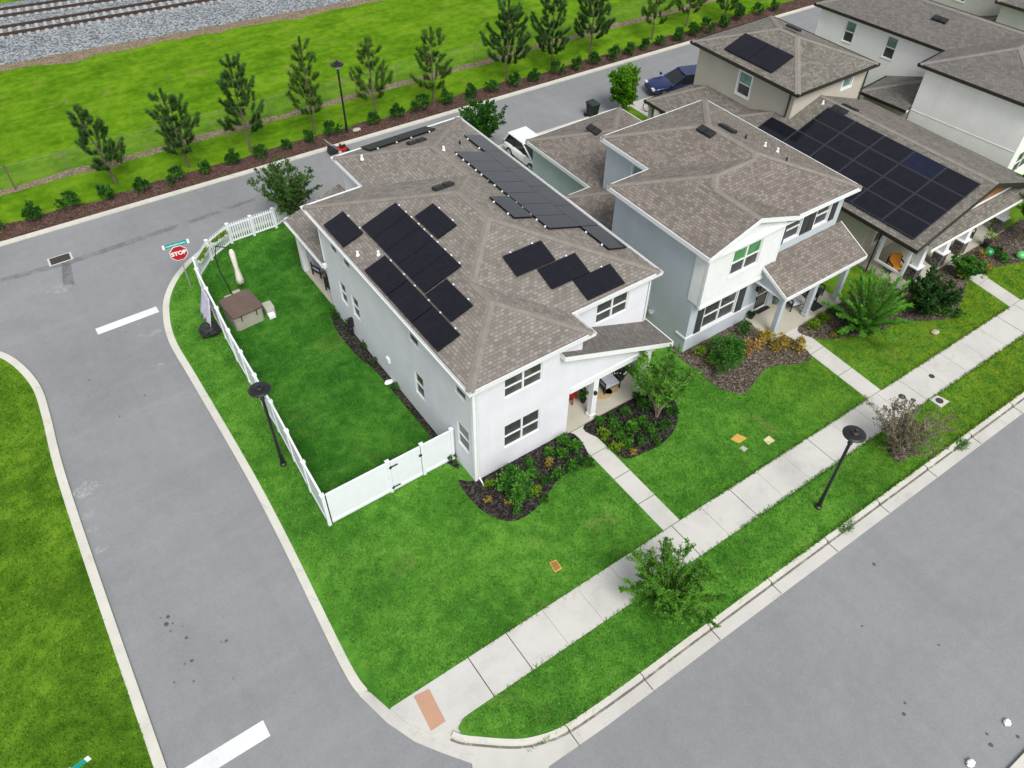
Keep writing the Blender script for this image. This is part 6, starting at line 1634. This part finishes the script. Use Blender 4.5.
# bicycle hanging by the rear porch post
def ringmesh(c, R, r, nrm, n=22):
    mb = MB(); nrm = Vector(nrm).normalized(); u = nrm.cross(Vector((0, 0, 1))).normalized(); v = nrm.cross(u); c = Vector(c)
    mb.tube([c + (u * math.cos(k * 2 * math.pi / n) + v * math.sin(k * 2 * math.pi / n)) * R for k in range(n + 1)], r, 5, False); return mb
kx, ky = (35.72, 35.15)
ba = Vector((kx, ky, .36)); du = Vector((.62, -.78, 0)).normalized(); bb_ = ba + du * 1.02; nrm = Vector((du.y, -du.x, 0))
BK = thing('bicycle', 'dark bicycle parked by the rear porch post of the tan house', 'bicycle', (kx, ky, 0))
for c in (ba, bb_):
    wv = obj('wheel', ringmesh(c, .33, .03, nrm), M['tyre'], BK); hb = MB()
    for k in range(8):
        a = k * math.pi / 8; dd = (du * math.cos(a) + Vector((0, 0, math.sin(a)))) * .33; hb.tube([c - dd, c + dd], .004, 3)
    obj('spokes', hb, M['steel'], wv)
fm = MB(); Zu = Vector((0, 0, 1)); s_, h_, k_ = ba + du * .35 + Zu * .55, ba + du * .85 + Zu * .5, ba + du * .45 + Zu * .02
for p, q in ((ba, s_), (ba, k_), (k_, s_), (s_, h_), (k_, h_), (h_, bb_)): fm.tube([p, q], .018, 5)
obj('frame', fm, M['black_metal'], BK)
sm_ = MB(); sm_.obox(s_ + Zu * .06, du, nrm, Zu, .12, .06, .025); obj('saddle', sm_, M['black_plastic'], BK, bevel=.02)
m = MB(); m.tube([h_, h_ + Zu * .15], .016, 5); m.tube([h_ + Zu * .17 - nrm * .28, h_ + Zu * .15, h_ + Zu * .17 + nrm * .28], .014, 5); obj('handlebar', m, M['black_metal'], BK)

# lawn mower by the far kerb
mx, my = (16.87, 42.04)
LM = thing('lawn_mower', 'red and black push mower standing on the rear street at the far kerb', 'lawn mower', (mx, my, ZR), 0)
dk = MB(); dk.prism(rrect(mx, my, .34, .25, .1), ZR + .1, ZR + .26); obj('deck', dk, M['red_paint'], LM, bevel=.02)
en = MB(); en.prism(rrect(mx + .06, my, .16, .15, .05), ZR + .26, ZR + .46); obj('engine', en, M['black_plastic'], LM, bevel=.02)
obj('engine_cover', MB().prism(rrect(mx + .06, my, .12, .11, .04), ZR + .46, ZR + .54), plain('pale_engine_cover', (.6, .45, .4), .5), LM, bevel=.02)
bgm = MB(); bgm.add([(mx - .34, my - .25, ZR + .15), (mx - .9, my - .25, ZR + .12), (mx - .9, my + .25, ZR + .12), (mx - .34, my + .25, ZR + .15), (mx - .34, my - .22, ZR + .4), (mx - .82, my - .22, ZR + .5), (mx - .82, my + .22, ZR + .5), (mx - .34, my + .22, ZR + .4)], [(0, 3, 2, 1), (4, 5, 6, 7), (0, 1, 5, 4), (1, 2, 6, 5), (2, 3, 7, 6), (3, 0, 4, 7)]); obj('grass_bag', bgm, M['black_plastic'], LM, bevel=.03)
hm = MB()
for sg in (-1, 1): hm.tube([(mx - .3, my + sg * .22, ZR + .25), (mx - .95, my + sg * .22, ZR + .98)], .018, 5)
hm.tube([(mx - .95, my - .22, ZR + .98), (mx - .95, my + .22, ZR + .98)], .02, 5); obj('handle', hm, M['steel'], LM)
for a in (-.26, .27):
    for sg in (-1, 1):
        m = MB(); m.tube([(mx + a, my + sg * .26, ZR + .11), (mx + a, my + sg * .32, ZR + .11)], .11, 12); obj('wheel', m, plain('pale_wheel', (.55, .4, .35), .6) if a < 0 and sg < 0 else M['tyre'], LM)

# front porch of the corner house
def chair(name, label, x, y, z, ang, frame, cush, w=.6, high=.8, cat='chair', group=None):
    t = thing(name, label, cat, (0, 0, 0), 0, group); h = w / 2
    for i, j in ((-1, -1), (1, -1), (1, 1), (-1, 1)):
        m = MB(); m.box(i * h - .025, i * h + .025, j * .28 - .025, j * .28 + .025, 0, .6 if j < 0 else high); obj('leg', m, frame, t)
    for i in (-1, 1): obj('arm', MB().box(i * h - .035, i * h + .035, -.3, .3, .6, .64), frame, t)
    obj('seat_frame', MB().box(-h, h, -.28, .28, .27, .32), frame, t)
    obj('seat', MB().box(-h + .04, h - .04, -.3, .24, .32, .45), cush, t, bevel=.03)
    bk = MB(); bk.add([(-h + .04, .16, .42), (h - .04, .16, .42), (h - .04, .28, .42), (-h + .04, .28, .42), (-h + .04, .27, .42 + .5), (h - .04, .27, .42 + .5), (h - .04, .38, .42 + .5), (-h + .04, .38, .42 + .5)], [(0, 3, 2, 1), (4, 5, 6, 7), (0, 1, 5, 4), (1, 2, 6, 5), (2, 3, 7, 6), (3, 0, 4, 7)]); obj('backrest', bk, cush, t, bevel=.03)
    t.location = (x, y, z); t.rotation_euler = (0, 0, ang); return t
x, y = (17.42, 17.05); chair('porch_armchair', 'black framed armchair with light grey cushions on the corner house porch, right of its column', x, y + .1, .1, RAD(-4), M['wicker'], M['cushion'], .8)
x, y = (16.43, 17.15); chair('porch_armchair', 'black framed armchair half hidden behind the column of the corner house porch', x, y + .35, .1, RAD(4), M['wicker'], M['cushion'], .62)
x, y = (15.53, 17.26); chair('porch_chair', 'small red chair at the left end of the corner house porch', x, y + .3, .1, RAD(30), M['red_paint'], M['red_paint'], .45, .7)
for (x, y), lab in (((17.02, 16.94), 'oval jute mat in front of the grey armchair on the corner house porch'), ((17.47, 17.00), 'smaller jute mat next to the oval one on the corner house porch')):
    m = MB(); m.prism([(x + .42 * math.cos(a * .3491), y + .27 * math.sin(a * .3491)) for a in range(18)], .1, .125); tag(obj('jute_mat', m, M['jute']), lab, 'mat')
def potted(label, x, y, z, r, h, pm, lm, seed, flowers=None, ph=.5):
    t = thing('potted_plant', label, 'plant', (x, y, z)); m = MB(); m.lathe((x, y, z), [(r * .7, 0), (r, h * .9), (r * 1.08, h * .9), (r * 1.08, h), (.02, h * .97)], 14); obj('pot', m, pm, t)
    bush(t, 'f', (x, y, z + h + ph * .45), (r * 1.5, r * 1.5, ph * .5), 160, .13, .06, lm, seed, .5, 9, 3)
    if flowers:
        C = MB(); rg = random.Random(seed)
        for _ in range(40):
            d = rdir(rg, 0); C.leaf(Vector((x, y, z + h + ph * .45)) + Vector((d.x * r * 1.5, d.y * r * 1.5, d.z * ph * .5)), rdir(rg), Vector((0, 0, 1)), .09, .07, .5)
        obj('flowers', C, flowers, t)
potted('black planter with white flowers at the right end of the corner house porch', *(18.20, 17.32), .1, .3, .42, M['wicker'], M['leaf_dark'], 81, M['flower_white'], .55)
potted('small green plant in dark pot by the red chair on the corner house porch', *(15.97, 17.09), .1, .14, .25, M['wicker'], M['leaf_hedge'], 82, None, .35)
# rear porch of the corner house
tb_ = thing('patio_table', 'black patio table with pale top on the rear porch of the corner house', 'table', (11.0, 30.6, .1))
obj('table_top', MB().box(10.45, 11.55, 30.1, 31.1, .68, .73), M['cushion'], tb_)
for i in (10.52, 11.44):
    for j in (30.17, 30.98): obj('leg', MB().box(i, i + .05, j, j + .05, .1, .68), M['wicker'], tb_)
chair('patio_chair', 'black patio chair with pale cushion on the yard side of the patio table', 10.45, 29.9, .1, RAD(100), M['wicker'], M['wicker'], .6, .8, 'chair', 'patio chairs on the rear porch')
chair('patio_chair', 'black patio chair nearest the house wall at the patio table', 10.6, 29.25, .1, RAD(180), M['wicker'], M['wicker'], .6, .8, 'chair', 'patio chairs on the rear porch')
chair('patio_chair', 'black patio chair at the far end of the patio table by the porch column', 10.5, 31.5, .1, RAD(20), M['wicker'], M['cushion'], .6, .8, 'chair', 'patio chairs on the rear porch')
# porch of the grey house
for (x, y), w_, lab in (((26.94, 17.06), .42, 'black doormat before the white door of the grey house'), ((29.25, 15.67), .36, 'dark mat between the right columns of the grey house porch')):
    tag(obj('doormat', MB().box(x - w_, x + w_, y - .27, y + .27, .14, .158), M['doormat']), lab, 'mat')
x, y = (28.38, 16.12); chair('porch_armchair', 'black armchair with white cushion on the grey house porch behind the left columns', x, y + .1, .14, RAD(-15), M['wicker'], M['cushion'], .75)
x, y = (29.79, 16.07); chair('porch_armchair', 'second black armchair on the grey house porch nearer to the right column', x, y + .1, .14, RAD(15), M['wicker'], M['wicker'], .7)
potted('small dark pot at the left corner of the grey house porch', *(26.01, 16.81), .14, .15, .22, M['wicker'], M['leaf_dark'], 83, None, .12)
potted('grey green pot with plant beside the white door of the grey house', *(27.83, 16.91), .14, .2, .45, plain('sage_pot', (.12, .17, .13), .5), M['leaf_hedge'], 84, None, .35)
# porch of the tan house
x, y = (35.11, 15.36); chair('porch_chair', 'bright orange chair on the tan house porch beside the white frame', 34.75, 15.2, .12, RAD(-30), M['wicker'], M['orange'], .7)
x, y = (40.37, 14.52); chair('porch_chair', 'dark chair on the tan house porch between the right stone piers', x, y + .3, .12, RAD(10), M['wicker'], M['wicker'], .6)
potted('potted plant behind the far stone pier of the tan house', *(40.75, 13.81), .12, .2, .35, M['wicker'], M['leaf_lime'], 85, None, .7)

for o in bpy.data.objects:
    if 'base' in o: del o['base']
